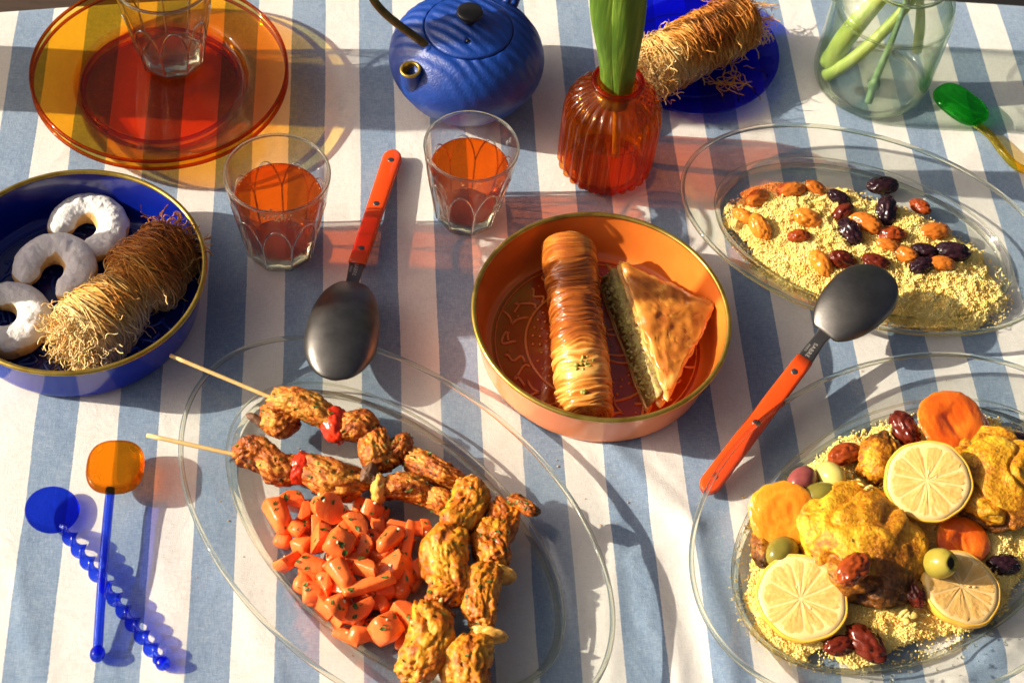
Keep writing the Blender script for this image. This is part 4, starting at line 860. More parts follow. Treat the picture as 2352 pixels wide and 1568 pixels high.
# (zoomed picture x, y, kind, heading, height, size)
CAR = [(270, 735, 'wedge', 1.0, 1.7, 1.5), (330, 660, 'chunk', .3, 1.0, 1.0), (290, 860, 'cube', .2, .8, .8), (350, 800, 'wedge', .9, 1.9, 1.05), (400, 725, 'chunk', 1.9, 1.3, .9), (385, 885, 'cube', .5, 1.6, .95), (512, 705, 'coin', .2, 2.4, 1.15), (455, 790, 'chunk', 1.4, 2.0, .9),
       (320, 970, 'chunk', 2.2, 1.3, 1.1), (445, 975, 'wedge', .2, 2.0, 1.1), (480, 850, 'chunk', 1.6, 2.6, 1.1), (570, 880, 'cube', .3, 3.5, 1.3), (662, 780, 'chunk', .7, 3.0, 1.25), (742, 715, 'chunk', 2.6, 1.9, 1.0), (760, 790, 'wedge', 1.2, 1.8, .8), (815, 860, 'wedge', 2.1, 3.0, 1.2), (905, 880, 'stick', 1.6, 2.3, 1.2), (905, 800, 'stick', .1, 1.5, 1.2),
       (1012, 840, 'stick', 1.25, 1.9, 1.25), (960, 800, 'chunk', .3, 1.3, .9), (700, 900, 'chunk', 2.0, 2.6, 1.1), (835, 1020, 'chunk', 2.8, 2.2, 1.3), (705, 1000, 'chunk', .4, 3.3, 1.1), (582, 1030, 'wedge', .9, 3.5, 1.25), (705, 1085, 'stick', 2.7, 3.4, 1.4), (505, 1070, 'chunk', 1.1, 2.4, .9), (565, 1190, 'wedge', 1.65, 3.0, 1.55), (455, 1120, 'wedge', 2.3, 1.3, 1.1),
       (655, 1220, 'chunk', 2.5, 2.3, 1.3), (640, 960, 'chunk', .2, 2.7, .9), (900, 1040, 'chunk', 1.2, 2.0, .9), (960, 1005, 'cube', .7, 1.7, .9), (780, 940, 'chunk', 2.9, 2.4, 1.0), (780, 1170, 'chunk', 1.0, 2.0, .9), (862, 1110, 'cube', .3, 1.8, .85), (800, 1300, 'cube', .8, 2.7, 1.35), (905, 1235, 'chunk', .9, 2.4, 1.1), (690, 1310, 'wedge', 2.5, 1.2, 1.2),
       (610, 1330, 'chunk', .3, .9, 1.0), (890, 1340, 'chunk', 1.9, 1.4, 1.0), (960, 1280, 'wedge', .9, 1.3, .9), (500, 1170, 'chunk', .9, 1.0, 1.0), (740, 1330, 'chunk', .6, .9, .9), (430, 1030, 'chunk', .4, .9, 1.0), (600, 740, 'chunk', .4, 1.2, 1.0), (1050, 900, 'chunk', .4, 1.0, .7), (840, 970, 'chunk', 1.4, 1.2, 1.0), (560, 960, 'cube', 1.4, 1.4, 1.2), (700, 1150, 'cube', 1.1, 1.3, 1.3), (620, 850, 'chunk', .2, 1.5, 1.2), (380, 800, 'cube', .2, .8, .9), (840, 1240, 'cube', 1.2, .9, 1.1)]
_g = np.random.default_rng(44)
for _k in range(34):
    _a = _g.random() * 6.28; _r = _g.random() ** .5; _x = 640 + _r * 330 * math.cos(_a) * .95 + 60 * math.sin(_a) * _r; _y = 990 + _r * 330 * math.sin(_a)
    CAR.append((_x, _y, ['cube', 'chunk', 'wedge', 'cube'][_k % 4], _g.random() * 3, .75 + 1.5 * (1 - _r) + .5 * (_k % 3 == 0), .78 + .25 * _g.random()))
SPECIAL = {0: 'large flat carrot slice at the upper left corner of the salad heap', 11: 'blocky carrot cube standing highest in the middle of the salad', 18: 'thin upright carrot stick beside the yellow skewer', 24: 'long carrot stick lying on top, lower middle of the salad', 26: 'big carrot wedge with green parsley at the front of the heap', 35: 'chunky carrot cube at the lower right end of the heap', 6: 'round carrot coin just below the browned skewer'}
carrots = []
SHAPE = {'chunk': 'half round carrot chunk', 'coin': 'round carrot coin', 'stick': 'carrot stick', 'wedge': 'flat carrot wedge', 'cube': 'blocky carrot cube'}
ROWS = ['farthest row', 'second row from the back', 'third row from the back', 'middle row', 'third row from the front', 'second row from the front', 'nearest row']
NTH = ['leftmost', 'second from the left', 'third from the left', 'fourth from the left', 'fifth from the left', 'sixth from the left', 'seventh from the left', 'eighth from the left', 'ninth from the left', 'tenth from the left', 'eleventh from the left', 'twelfth from the left', 'thirteenth from the left', 'fourteenth from the left', 'fifteenth from the left']
_order = sorted(range(len(CAR)), key=lambda i: CAR[i][1]); CLAB = {}
for r in range(7):
    row = sorted(_order[r * len(CAR) // 7:(r + 1) * len(CAR) // 7], key=lambda i: CAR[i][0])
    for n_, i in enumerate(row): CLAB[i] = f'{SHAPE[CAR[i][2]]}, {NTH[n_]} in the {ROWS[r]}'
for i, (zx, zy, kd, hd, z, s) in enumerate(CAR):
    g = np.random.default_rng(i); p = at(516.8 + zx / 2.155, 840.7 + zy / 2.155, z)
    o = link('carrot_piece', CM_[kd][i % len(CM_[kd])], None, p, (g.normal(0, .32), g.normal(0, .32), -hd), (s * .84,) * 3)
    tag(o, SPECIAL.get(i, CLAB[i]), 'carrot piece', 'carrot pieces in the salad'); carrots.append(o)
bv = bvh_of(carrots); g = np.random.default_rng(5); hp, hn, gp = [], [], []
c0 = at(800, 1290, 2)
for i in range(1500):
    x, y = c0[0] + g.uniform(-10, 10), c0[1] + g.uniform(-9, 10)
    r = bv.ray_cast(Vector((x, y, 9)), Vector((0, 0, -1)))
    if r[0] is None or r[1].z < .35: continue
    if len(hp) < 100: hp.append(np.array(r[0])); hn.append(np.array(r[1]))
    elif len(gp) < 26: gp.append((np.array(r[0]), np.array(r[1])))
leaf_bits('parsley_flecks', 'chopped green parsley scattered over the carrot salad', 'parsley', hp, hn, .19, M_HERB, None, 6)
M_GARLIC = food('garlic', [(.2, (.72, .58, .30)), (.8, (.85, .74, .50))], scale=100, off=.5, rough=.35, bump=.2, coat=.4, sss=.3)
ps = []
for p, n_ in gp:
    v, f = ico(2); g2 = np.random.default_rng(int(abs(p[0]) * 999)); ps.append((v * g2.uniform(.06, .17, 3) * (1 + .2 * fbm(v * 2 + p[0], 2, 1))[:, None] + p, f))
V, F, _ = join(ps); tag(mk('garlic_bits', V, F, M_GARLIC), 'tiny bits of garlic and onion on the carrot salad', 'garlic bits', kind='stuff')

# ---- couscous
M_COUS = food('couscous', [(.05, (.84, .46, .08)), (.4, (.91, .65, .19)), (.65, (.94, .74, .27)), (.95, (.95, .82, .40))], amt=.8, scale=70, off=.5, rough=.5, bump=.3, bscale=900, sss=.25, sssr=.002)
def couscous(label, cen, a, b, ang, H, n, seed, base=.45, hfun=None, stray=60):
    g = np.random.default_rng(seed); ca, sa = math.cos(math.radians(ang)), math.sin(math.radians(ang))
    def loc(x, y):
        dx, dy = x - cen[0], y - cen[1]; return dx * ca + dy * sa, -dx * sa + dy * ca
    def hgt(x, y):
        u, v = loc(x, y); q = np.stack([x, y, 0 * x], -1)
        e = np.hypot(u / a, v / b) + .16 * fbm(q * .5, 4, seed)
        k = np.clip(1 - e ** 2.2, 0, 1) ** .55
        return np.where(e < 1, base + H * k * (.8 + .25 * fbm(q * .45, 2, seed + 2)) + .35 * k * fbm(q * 1.3, 3, seed + 4), base - 1)
    nx = 160; X, Y = np.meshgrid(np.linspace(-a, a, nx), np.linspace(-b, b, nx), indexing='ij')
    wx = cen[0] + X * ca - Y * sa; wy = cen[1] + X * sa + Y * ca; h = hgt(wx, wy)
    inside = h > base - .5; V = np.stack([wx, wy, np.where(inside, h - .05, base)], -1).reshape(-1, 3); F = grid_faces(nx, nx)
    F = F[inside.reshape(-1)[F].all(1)]
    ps = [(V, F)]
    r = np.sqrt(g.random(n)); th = g.uniform(0, 2 * math.pi, n); u, v = a * 1.06 * r * np.cos(th), b * 1.08 * r * np.sin(th)
    x = cen[0] + u * ca - v * sa; y = cen[1] + u * sa + v * ca; hz = hgt(x, y); ok = hz > base - .5
    out = (~ok) & (g.random(n) < .10)
    x, y, hz = np.concatenate([x[ok], x[out]]), np.concatenate([y[ok], y[out]]), np.concatenate([hz[ok], np.full(out.sum(), base + .0)])
    clump = .30 * np.maximum(fbm(np.stack([x, y, 0 * x], -1) * 3.2, 2, seed + 8), -.2) ; hz = hz + clump + g.uniform(-.03, .07, len(x))
    bv_, bf = ico(1) if False else (None, None)
    iv, if_ = ico(1); small = bmesh.new(); bmesh.ops.create_icosphere(small, subdivisions=1, radius=1)
    sv = np.array([q.co[:] for q in small.verts]); sf = np.array([[q.index for q in f.verts] for f in small.faces]); small.free()
    m = len(x); sc = g.uniform(.045, .08, (m, 1, 1)) * (1 + .25 * g.standard_normal((m, 1, 3)).clip(-1, 1))
    V2 = sv[None] * sc + np.stack([x, y, hz], -1)[:, None]; F2 = sf[None] + (np.arange(m) * len(sv))[:, None, None]
    ps.append((V2.reshape(-1, 3), F2.reshape(-1, 3)))
    V, F, _ = join(ps); o = mk('couscous', V, F, M_COUS); tag(o, label, 'couscous', kind='stuff'); return hgt
hB = couscous('pale yellow couscous spread under the raisins on the oval plate', np.array([27.6, 12.4]), 11.4, 6.2, 165, 1.5, 44000, 21)
hC = couscous('pale yellow couscous bed under the chicken and lemon slices', np.array([29.5, -13.1]), 13.7, 8.1, 41.3, 1.3, 46000, 22)

# ---- raisins
def raisin_mesh(seed, mat, sub=4):
    g = np.random.default_rng(seed); v, f = ico(sub); p = v.copy()
    wr = np.abs(fbm(p * np.array([1.6, 3.2, 3.2]) + seed * 9.7, 3, seed)); d = 1 - (.16 if mat.name.split('_')[0] in ('golden', 'orange') else .24) * np.exp(-(wr / .12) ** 2) + .10 * fbm(p * 1.2 + seed, 2, seed)
    return mesh_data('raisin', v * d[:, None] * [1.0, .62, .5], f, mat)
def raisin_mat(name, a, b): return food(name, [(.2, a), (.8, b)], amt=.5, scale=140, off=.5, rough=.22, bump=.35, bscale=350, coat=.6, coatr=.1, sss=.15, sssr=.003)
RM = {'k': raisin_mat('black_raisin', (.010, .004, .008), (.035, .010, .014)), 'd': raisin_mat('dark_red_raisin', (.07, .008, .004), (.16, .02, .006)), 'r': raisin_mat('red_brown_raisin', (.20, .03, .005), (.34, .06, .008)),
      'g': raisin_mat('golden_raisin', (.42, .10, .010), (.62, .19, .02)), 'o': raisin_mat('orange_raisin', (.62, .17, .015), (.80, .28, .03))}
RME = {k: [raisin_mesh(ord(k) + j * 5, m) for j in range(3)] for k, m in RM.items()}
RCOL = {'k': 'nearly black', 'd': 'dark red', 'r': 'red brown', 'g': 'golden brown', 'o': 'bright orange'}
RAIS = [(785, 1165, 'g', .85, 1.15, 'standing on end at the left of the couscous'), (985, 1115, 'g', .3, 1.15, 'left of a pair at the far edge of the couscous'), (1130, 1110, 'g', -.3, 1.0, 'right of a pair at the far edge of the couscous'), (705, 1270, 'o', -.5, .9, 'at the left tip of the couscous'), (800, 1335, 'o', -.9, 1.2, 'long and folded at the left edge of the couscous'),
        (1082, 1282, 'o', .0, 1.25, 'alone in the pale patch of couscous'), (1030, 1388, 'r', .2, .95, 'round, alone on the near side of the couscous'), (1262, 1160, 'k', -.3, 1.0, 'round, right of the golden pair'), (1285, 1250, 'd', .8, 1.0, 'just above the long dark raisin'), (1522, 1090, 'k', .3, 1.35, 'dusted with couscous at the far edge'), (1540, 1247, 'k', 1.5, 1.4, 'standing upright near the middle of the couscous'),
        (1330, 1360, 'k', -1.0, 1.3, 'long, slanting in the middle of the couscous'), (1425, 1310, 'g', -.4, 1.3, 'half buried beside the long dark raisin'), (1572, 1382, 'r', .05, 1.2, 'flat, below the upright raisin'), (1742, 1215, 'r', -.7, .95, 'small, at the far right edge'), (1825, 1362, 'g', .4, 1.3, 'at the right edge of the couscous'),
        (1560, 1445, 'g', -.2, 1.0, 'sunk in the couscous above the spoon'), (1655, 1495, 'g', -.5, 1.1, 'right of the spoon bowl, sunk in'), (1765, 1475, 'k', -.2, 1.05, 'left of two touching black raisins'), (1925, 1480, 'k', -.1, 1.4, 'right of two touching black raisins'), (1160, 1545, 'o', -.9, 1.2, 'peeking out left of the spoon bowl'), (1290, 1530, 'd', .0, 1.2, 'just left of the spoon bowl'),
        (1480, 1540, 'd', -.2, 1.1, 'touching the far side of the spoon bowl'), (1752, 1562, 'k', .4, 1.1, 'below two touching black raisins'), (1870, 1545, 'g', .1, 1.0, 'below the large black raisin at right')]
def raisin(i, p, kind, hd, s, label, tilt=(0, 0)):
    o = link('raisin', RME[kind][i % 3], None, p, (tilt[0], tilt[1], hd), (s * 1.08, s * 1.08, s * 1.1)); tag(o, label, 'raisin', 'raisins'); return o
for i, (zx, zy, k, hd, s, where) in enumerate(RAIS):
    px, py = 1433.2 + zx / 2.5588, zy / 2.5588; z = 1.7
    for _ in range(4):
        p = at(px, py, z); z = max(float(hB(p[0:1], p[1:2])[0]), .6) + .28
    raisin(i, at(px, py, z), k, hd, s, f'{RCOL[k]} raisin {where}', (rng.normal(0, .2), rng.normal(0, .2)))

# ---- chicken with lemon, apricots and olives
M_STEW = food('yellow_stewed_chicken', [(.0, (.76, .44, .025)), (.22, (.64, .29, .012)), (.42, (.42, .15, .007)), (.64, (.20, .06, .005)), (1, (.05, .02, .005))], amt=.62, scale=300, detail=8, rough=.36, bump=.9, bscale=420, coat=.45, coatr=.16, sss=.12, sssr=.004, bdist=.0016)
def thigh(label, c, L, ry, rz, hd, seed, ch, herbs=22, sub=6):
    t = thing('chicken_thigh', label, 'chicken', c, 0, 'stewed chicken pieces')
    v, f = ico(sub); p = v.copy(); q = 1 / (np.abs(v) ** 2.3).sum(1) ** (1 / 2.3); v = v * q[:, None]
    d = 1 + .15 * fbm(p * 1.0 + seed * 7, 2, seed) + .12 * fbm(p * 2.4 + seed, 3, seed + 3) + .04 * fbm(p * 7, 3, seed) - .03 * np.abs(fbm(p * 14, 2, seed + 2))
    wr = np.sin(p[:, 0] * 11 + 2.5 * vnoise(p * 2.2, seed) + p[:, 1] * 5) * sstep(-.1, .5, vnoise(p * 1.6 + 3, seed + 6)); d = d + .04 * wr
    d = d - .14 * np.exp(-(vnoise(p * 1.4 + seed * 2.2, seed + 9) / .08) ** 2)
    tail = sstep(.1, 1, p[:, 0]); v = v * d[:, None] * [L / 2, ry, rz] * np.stack([1 + 0 * tail, 1 - .35 * tail, 1 - .25 * tail], -1)
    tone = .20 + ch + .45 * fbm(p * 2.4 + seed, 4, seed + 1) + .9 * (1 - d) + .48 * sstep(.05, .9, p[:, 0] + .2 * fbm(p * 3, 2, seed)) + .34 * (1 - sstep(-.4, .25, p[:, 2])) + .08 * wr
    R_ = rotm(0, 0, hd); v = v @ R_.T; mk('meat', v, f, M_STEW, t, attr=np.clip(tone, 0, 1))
    g = np.random.default_rng(seed); nf = f[g.integers(0, len(f), herbs * 5)]; ce = v[nf].mean(1); nr = np.cross(v[nf[:, 1]] - v[nf[:, 0]], v[nf[:, 2]] - v[nf[:, 0]]); nr /= np.linalg.norm(nr, axis=1, keepdims=True)
    k = np.where(nr[:, 2] > .2)[0][:herbs]; leaf_bits('herb_flecks', None, None, list(ce[k]), list(nr[k]), .13, M_HERB2, t, seed); return t
M_HERB2 = food('stewed_herb', [(.2, (.06, .05, .01)), (.8, (.18, .14, .02))], scale=300, off=.5, rough=.4, bump=0)
thigh('large yellow chicken thigh in the middle of the plate, surrounded by fruit', at(1985, 1255, 2.2), 10.2, 4.2, 2.3, math.radians(-62), 3, .02, 30)
thigh('yellow chicken thigh at the right edge, partly behind the upper lemon slice', at(2292, 1108, 2.5), 8.2, 4.2, 2.1, math.radians(-35), 8, .0, 20)
thigh('small knobbly chicken piece behind the upper lemon slice', at(2018, 1052, 2.0), 4.6, 1.7, 1.5, math.radians(78), 15, .14, 8, 5)
thigh('scrap of chicken at the left tip of the couscous beside an olive', at(1748, 1262, 1.4), 2.8, .8, .8, math.radians(-80), 22, .3, 4, 4)

M_RIND = food('lemon_rind', [(.2, (.80, .40, .04)), (.8, (.88, .52, .08))], scale=40, off=.5, rough=.3, bump=.3, bscale=350, coat=.4, sss=.2)
M_PITH = food('lemon_pith', [(.2, (.78, .52, .20)), (.8, (.84, .60, .27))], scale=60, off=.5, rough=.5, bump=.3, bscale=200, coat=.0, spec=.3)
M_PULP = food('lemon_pulp', [(.1, (.66, .36, .09)), (.45, (.75, .46, .14)), (.85, (.84, .58, .24))], amt=.35, scale=300, off=.15, rough=.4, bump=.6, bscale=300, coat=.05, bdist=.001, spec=.3)
def lemon(label, c, r, nrm, seed, half=False, thick=.32):
    """a round slice; its segments are parts"""
    g = np.random.default_rng(seed); t = thing('lemon_slice', label, 'lemon slice', c, 0, 'lemon slices', rot=tuple(Vector(nrm).to_track_quat('Z', 'Y').to_euler()))
    prof = [(.001, -thick), (r * .8, -thick), (r * .97, -thick * .6), (r, 0), (r * .99, thick * .8), (r * .965, thick), (r * .93, thick * .97)]
    if half: prof = [(.001, -r * .78), (r * .45, -r * .7), (r * .8, -r * .42), (r * .98, -r * .1), (r, thick * .5), (r * .965, thick), (r * .93, thick * .97)]
    sq = 1 - .08 * g.random()
    wob = lambda th, rr, z, u: rr * (1 + .03 * np.sin(th * 2 + seed) + .015 * np.sin(th * 5 + seed) + .006 * np.sin(th * 11))
    V, F = lathe(smooth_prof(prof, 4), 96, wob); V[:, 2] += .05 * np.sin(V[:, 0] * .9 + seed); mk('rind', V, F, M_RIND, t)
    V, F = lathe([(r * .94, thick * .8), (r * .935, thick * .99), (r * .80, thick * .95), (r * .6, thick * .93), (r * .3, thick * .92), (.001, thick * .92)], 96, wob); V[:, 2] += .05 * np.sin(V[:, 0] * .9 + seed) + .015 * fbm(V * 3, 2, seed); mk('pith', V, F, M_PITH, t)
    n = 10; cuts = np.cumsum(1 + .28 * g.standard_normal(n).clip(-1.3, 1.3)); cuts = cuts / cuts[-1] * 2 * math.pi + g.random() * 6; cx0, cy0 = g.normal(0, .10 * r, 2) * .6
    for k in range(n):
        a0 = cuts[k - 1] - (2 * math.pi if k == 0 else 0); a1 = cuts[k]
        nu, nv = 16, 12; u = np.linspace(0, 1, nu)[:, None]; w = np.linspace(-1, 1, nv)[None, :]
        ro = .86 + .03 * math.sin(k * 2.3 + seed)
        rr = r * (.05 + (ro - .05) * u); half_a = (a1 - a0) / 2 - .022 / np.maximum(u, .12); half_a = np.maximum(half_a, .01) * (1 - .5 * sstep(.9, 1, u) * np.abs(w) ** 4)
        a = (a0 + a1) / 2 + half_a * w; x = rr * np.cos(a) * (1 + .0 * u) + cx0 * (1 - u); y = rr * np.sin(a) + cy0 * (1 - u)
        q = np.stack([x, y, 0 * x + seed], -1); fib = np.stack([rr * 1.4 + 0 * a, a * 16, 0 * a + seed], -1)
        z = thick * .935 + .05 * np.sin(x * .9 + seed) + .022 * (1 - w ** 6) * (1 - np.abs(2 * u - 1) ** 8) + .045 * fbm(fib, 3, seed) * (1 - np.abs(w) ** 4) - .10 * np.clip(fbm(q * 1.1, 2, seed + 5) - .35, 0, 1)
        tn = -.25 + .9 * (fbm(fib * [1, 1.5, 1], 3, seed + 1) * .5 + .5)
        mk('segment', np.stack([x, y, z], -1).reshape(-1, 3), grid_faces(nu, nv), M_PULP, t, attr=tn.reshape(-1))
    for k in range(3):
        v, f = ico(2); a = g.random() * 6; q = r * g.uniform(.1, .35)
        if k < 2: mk('pip', v * [.17, .09, .07] @ rotm(0, 0, a).T + [q * math.cos(a), q * math.sin(a), thick * .98], f, M_PITH, t)
    return t
lemon('lemon slice leaning on the chicken thigh, between the two big chicken pieces', at(2131, 1106, 4.1), 3.05, (-.08, -.42, 1), 1, thick=.42)
lemon('lemon slice lying nearest the camera, left of the large thigh', at(1842, 1374, 1.9), 3.15, (-.10, -.22, 1), 2)
lemon('lemon half standing on its side at the lower right of the plate', at(2205, 1352, 2.1), 2.85, (.10, -.12, 1), 4, half=True)
M_APR = food('dried_apricot', [(.15, (.72, .17, .008)), (.5, (.85, .28, .015)), (.85, (.92, .42, .04))], amt=.5, scale=50, off=.5, rough=.28, bump=.6, bscale=220, coat=1.0, coatr=.12, sss=.6, sssr=.012, bdist=.0012)
M_APR_R = food('deep_orange_apricot', [(.15, (.62, .07, .005)), (.5, (.80, .14, .008)), (.85, (.88, .26, .02))], amt=.5, scale=50, off=.5, rough=.2, bump=.6, bscale=200, coat=1.2, coatr=.1, sss=.6, sssr=.012, bdist=.0014)
def apricot(label, c, r, mat, tilt, seed, dent=.3):
    v, f = ico(5); p = v.copy(); rr = np.hypot(p[:, 0], p[:, 1]); q = 1 / (np.abs(v) ** 2.15).sum(1) ** (1 / 2.15); v = v * q[:, None]
    v = v * [r * 1.02, r * .95, .44]; v = v * (1 + .07 * fbm(p * 1.4 + seed, 2, seed) + .05 * fbm(p * 4 + seed, 3, seed) - .05 * np.abs(fbm(p * 8 + seed, 2, seed)))[:, None]
    up = p[:, 2] > 0; v[:, 2] += np.where(up, -dent * np.exp(-(rr / .45) ** 2) - .12 * np.exp(-((p[:, 0] + .1) / .07) ** 2) * (p[:, 1] < .3) * dent * 3, 0)
    v[:, 2] += .05 * np.sin(rr * 14 + 3 * vnoise(p * 3, seed)) * up * np.exp(-(rr / .7) ** 2)
    o = mk('dried_apricot', v, f, mat, None, loc=c, rot=tilt); tag(o, label, 'apricot', 'dried apricots'); return o
apricot('pale orange dried apricot leaning at the left edge of the couscous', at(1801, 1180, 2.7), 2.45, M_APR, (.35, -.1, .3), 1, .05)
apricot('big deep orange apricot on top at the far side of the plate', at(2186, 968, 3.0), 2.6, M_APR_R, (.2, .05, .6), 2, .3)
apricot('orange apricot stacked underneath the big one at the far side', at(2206, 990, 2.1), 2.4, M_APR_R, (.1, -.1, 1.1), 5, .1)
apricot('shiny folded apricot dotted with couscous, right of the large thigh', at(2212, 1243, 1.9), 1.95, M_APR_R, (.2, .1, .2), 3, .35)
def olive(label, c, s, mat, rot, hole=False):
    t = thing('olive', label, 'olive', c, 0, 'olives', rot=rot)
    v, f = ico(4); v = v * [1.22 * s, .9 * s, .9 * s] * (1 + .015 * fbm(v * 2, 2, 3))[:, None]
    if hole:
        m_ = v[:, 0] > .95 * s; rr = np.hypot(v[:, 1], v[:, 2]); v[:, 0] = np.where((v[:, 0] > 0) & (rr < .42 * s), v[:, 0] - 1.0 * s * sstep(.42 * s, .22 * s, rr), v[:, 0])
    mk('flesh', v, f, mat, t)
    if hole:
        V, F = lathe([(.001, 0), (.36 * s, 0)], 24); V = V[:, [2, 0, 1]] + [.82 * s, 0, 0]; mk('pit_hole', V, F, M_DARK, t)
    else:
        v, f = ico(2); mk('stem_end', v * [.04, .1, .1] * s + [1.21 * s, 0, 0], f, M_DARK, t)
    return t
M_DARK = plain('dark_pit', (.03, .015, .006), .5)
def om(n, a, b): return food(n, [(.2, a), (.8, b)], amt=.6, scale=70, off=.5, rough=.22, bump=.12, bscale=250, coat=.5, coatr=.12, sss=.2, sssr=.004)
OG, OY, OD, OP, OB = om('green_olive', (.26, .21, .025), (.40, .32, .05)), om('pale_olive', (.50, .43, .10), (.64, .56, .18)), om('dark_green_olive', (.13, .11, .015), (.27, .22, .035)), om('purple_olive', (.16, .03, .035), (.36, .10, .08)), om('black_olive', (.015, .006, .008), (.04, .015, .015))
olive('purple red olive, leftmost of the three touching olives', at(1843, 1105, 2.2), 1.12, OP, (.1, .2, .9))
olive('pale green olive at the back of the three touching olives', at(1908, 1093, 2.3), 1.08, OY, (0, .3, 2.2))
olive('dark green olive in front of the three touching olives', at(1888, 1141, 2.6), 1.2, OD, (0, .05, .25))
olive('green olive between the pale apricot and the nearest lemon slice', at(1796, 1268, 1.8), 1.2, OD, (0, .3, .9))
olive('pitted green olive with its dark hole showing, right of the large thigh', at(2157, 1293, 3.2), 1.2, OG, (0, -.9, -.55), True)
olive('green olive behind the right chicken thigh under the apricots', at(2293, 1020, 2.4), 1.15, OG, (0, .1, -.2))
olive('black olive at the right picture edge behind the chicken', at(2345, 1024, 2.0), 1.15, OB, (0, .1, -.3))
for i, (px, py, z, k, hd, s, lab) in enumerate([
    (2078, 986, 2.4, 'd', -1.1, 1.55, 'long shiny dark red raisin beside the big deep orange apricot'), (1940, 1043, 2.0, 'r', .5, 1.3, 'wrinkled red brown raisin left of the small chicken piece'), (1962, 1306, 4.75, 'r', .9, 1.45, 'glossy red brown raisin lying on top of the large thigh'),
    (2099, 1358, 2.3, 'd', -1.2, 1.25, 'dark raisin stuck to the right side of the large thigh'), (1928, 1481, 1.1, 'd', .3, 1.1, 'small dark red raisin, left one of two at the near rim'), (1990, 1476, 1.2, 'd', -.7, 1.6, 'long red brown raisin, right one of two at the near rim'), (2306, 1296, 1.2, 'k', .1, 1.2, 'black raisin at the right side below the chicken')]):
    raisin(i, at(px, py, z), k, hd, s, lab)
# cooked onion bits round the thigh
g = np.random.default_rng(31)
M_ONB = food('stewed_onion', [(.2, (.60, .42, .10)), (.8, (.78, .60, .20))], scale=100, off=.5, rough=.2, bump=.2, coat=.5, sss=.4, sssr=.004); ps = []
for (px, py, z, n_) in ((1958, 1110, 2.4, 9), (1995, 1130, 3.6, 10), (1935, 1120, 2.2, 6), (2085, 1410, 1.6, 8), (2030, 1000, 2.6, 5)):
    for k in range(n_):
        v, f = ico(2); s = g.uniform(.14, .34, 3) * [1.2, .9, .5]; ps.append(((v * s * (1 + .2 * fbm(v * 1.5 + k, 2, 2))[:, None]) @ rotm(*g.uniform(-1, 1, 3)).T + at(px + g.normal(0, 16), py + g.normal(0, 12), z + g.normal(0, .12)), f))
V, F, _ = join(ps); tag(mk('onion_bits', V, F, M_ONB), 'soft translucent onion bits clinging round the large thigh', 'onion bits', kind='stuff')

# ------------------------------------------------------------------ powdered cookies in the blue bowl
M_COOK = food('powdered_cookie', [(.0, (.83, .82, .80)), (.40, (.80, .77, .72)), (.55, (.66, .42, .17)), (1, (.55, .27, .07))], amt=.16, scale=200, rough=.85, bump=.7, bscale=350, bdist=.0012, spec=.1, sss=.05)
def cookie(label, c, R_, r, gap, a0, seed, tilt=(0, 0)):
    n, m = 120, 56; th = np.linspace(gap / 2, 2 * np.pi - gap / 2, n)[:, None] + a0; u = np.linspace(0, 1, n)[:, None]; ph = np.linspace(0, 2 * np.pi, m, endpoint=False)[None]
    rr = r * (.62 + .38 * np.sin(np.pi * u) ** .5) * np.sqrt(np.clip(1 - (np.clip(np.abs(2 * u - 1) - .88, 0, 1) / .12) ** 2, 0.0, 1)) + .01
    P0 = np.stack([np.cos(th) * R_, np.sin(th) * R_ * 1.05, 0 * th], -1)
    N1 = np.stack([np.cos(th), np.sin(th), 0 * th], -1)
    V = P0 + rr[..., None] * (np.cos(ph)[..., None] * N1 * 1.05 + np.sin(ph)[..., None] * np.array([0, 0, .85]))
    V = V.reshape(-1, 3); nz = np.broadcast_to(np.sin(ph), (n, m)).reshape(-1); q = V * 1.3 + seed * 5
    V = V * (1 + .05 * fbm(q, 3, seed))[:, None] + (np.stack([0 * nz, 0 * nz, nz], -1) * (.16 * fbm(q * 1.4, 4, seed + 2) + .05 * fbm(q * 5, 3, seed + 4))[:, None])
    side = .62 * sstep(.72, .1, nz + .4 * fbm(q * .8, 3, seed + 3) + .35 * N1[..., 1].repeat(m, 1).reshape(-1) * np.sign(np.broadcast_to(np.cos(ph), (n, m)).reshape(-1)) * .0 + .25 * np.broadcast_to(np.cos(ph), (n, m)).reshape(-1) * np.broadcast_to(np.sin(th), (n, m)).reshape(-1))
    tone = .1 + side
    idx = np.arange(n * m).reshape(n, m); F = np.stack([idx[:-1], idx[1:], np.roll(idx, -1, 1)[1:], np.roll(idx, -1, 1)[:-1]], -1).reshape(-1, 4)
    o = mk('crescent_cookie', V, F[:, ::-1], M_COOK, None, attr=tone, loc=c, rot=(tilt[0], tilt[1], 0)); tag(o, label, 'cookie', 'powdered crescent cookies'); return o
cookie('white powdered crescent cookie farthest back in the blue bowl', at(200, 527, 1.5), 1.95, 1.22, 1.1, math.radians(-122), 1, (.05, .05))
cookie('white powdered crescent cookie in the middle, between the other two', at(124, 622, 1.6), 2.0, 1.25, 1.15, math.radians(-105), 2, (.05, .0))
cookie('powdered crescent cookie at the left picture edge, partly in sunlight', at(16, 733, 1.5), 2.0, 1.28, 1.0, math.radians(170), 3, (.0, .06))

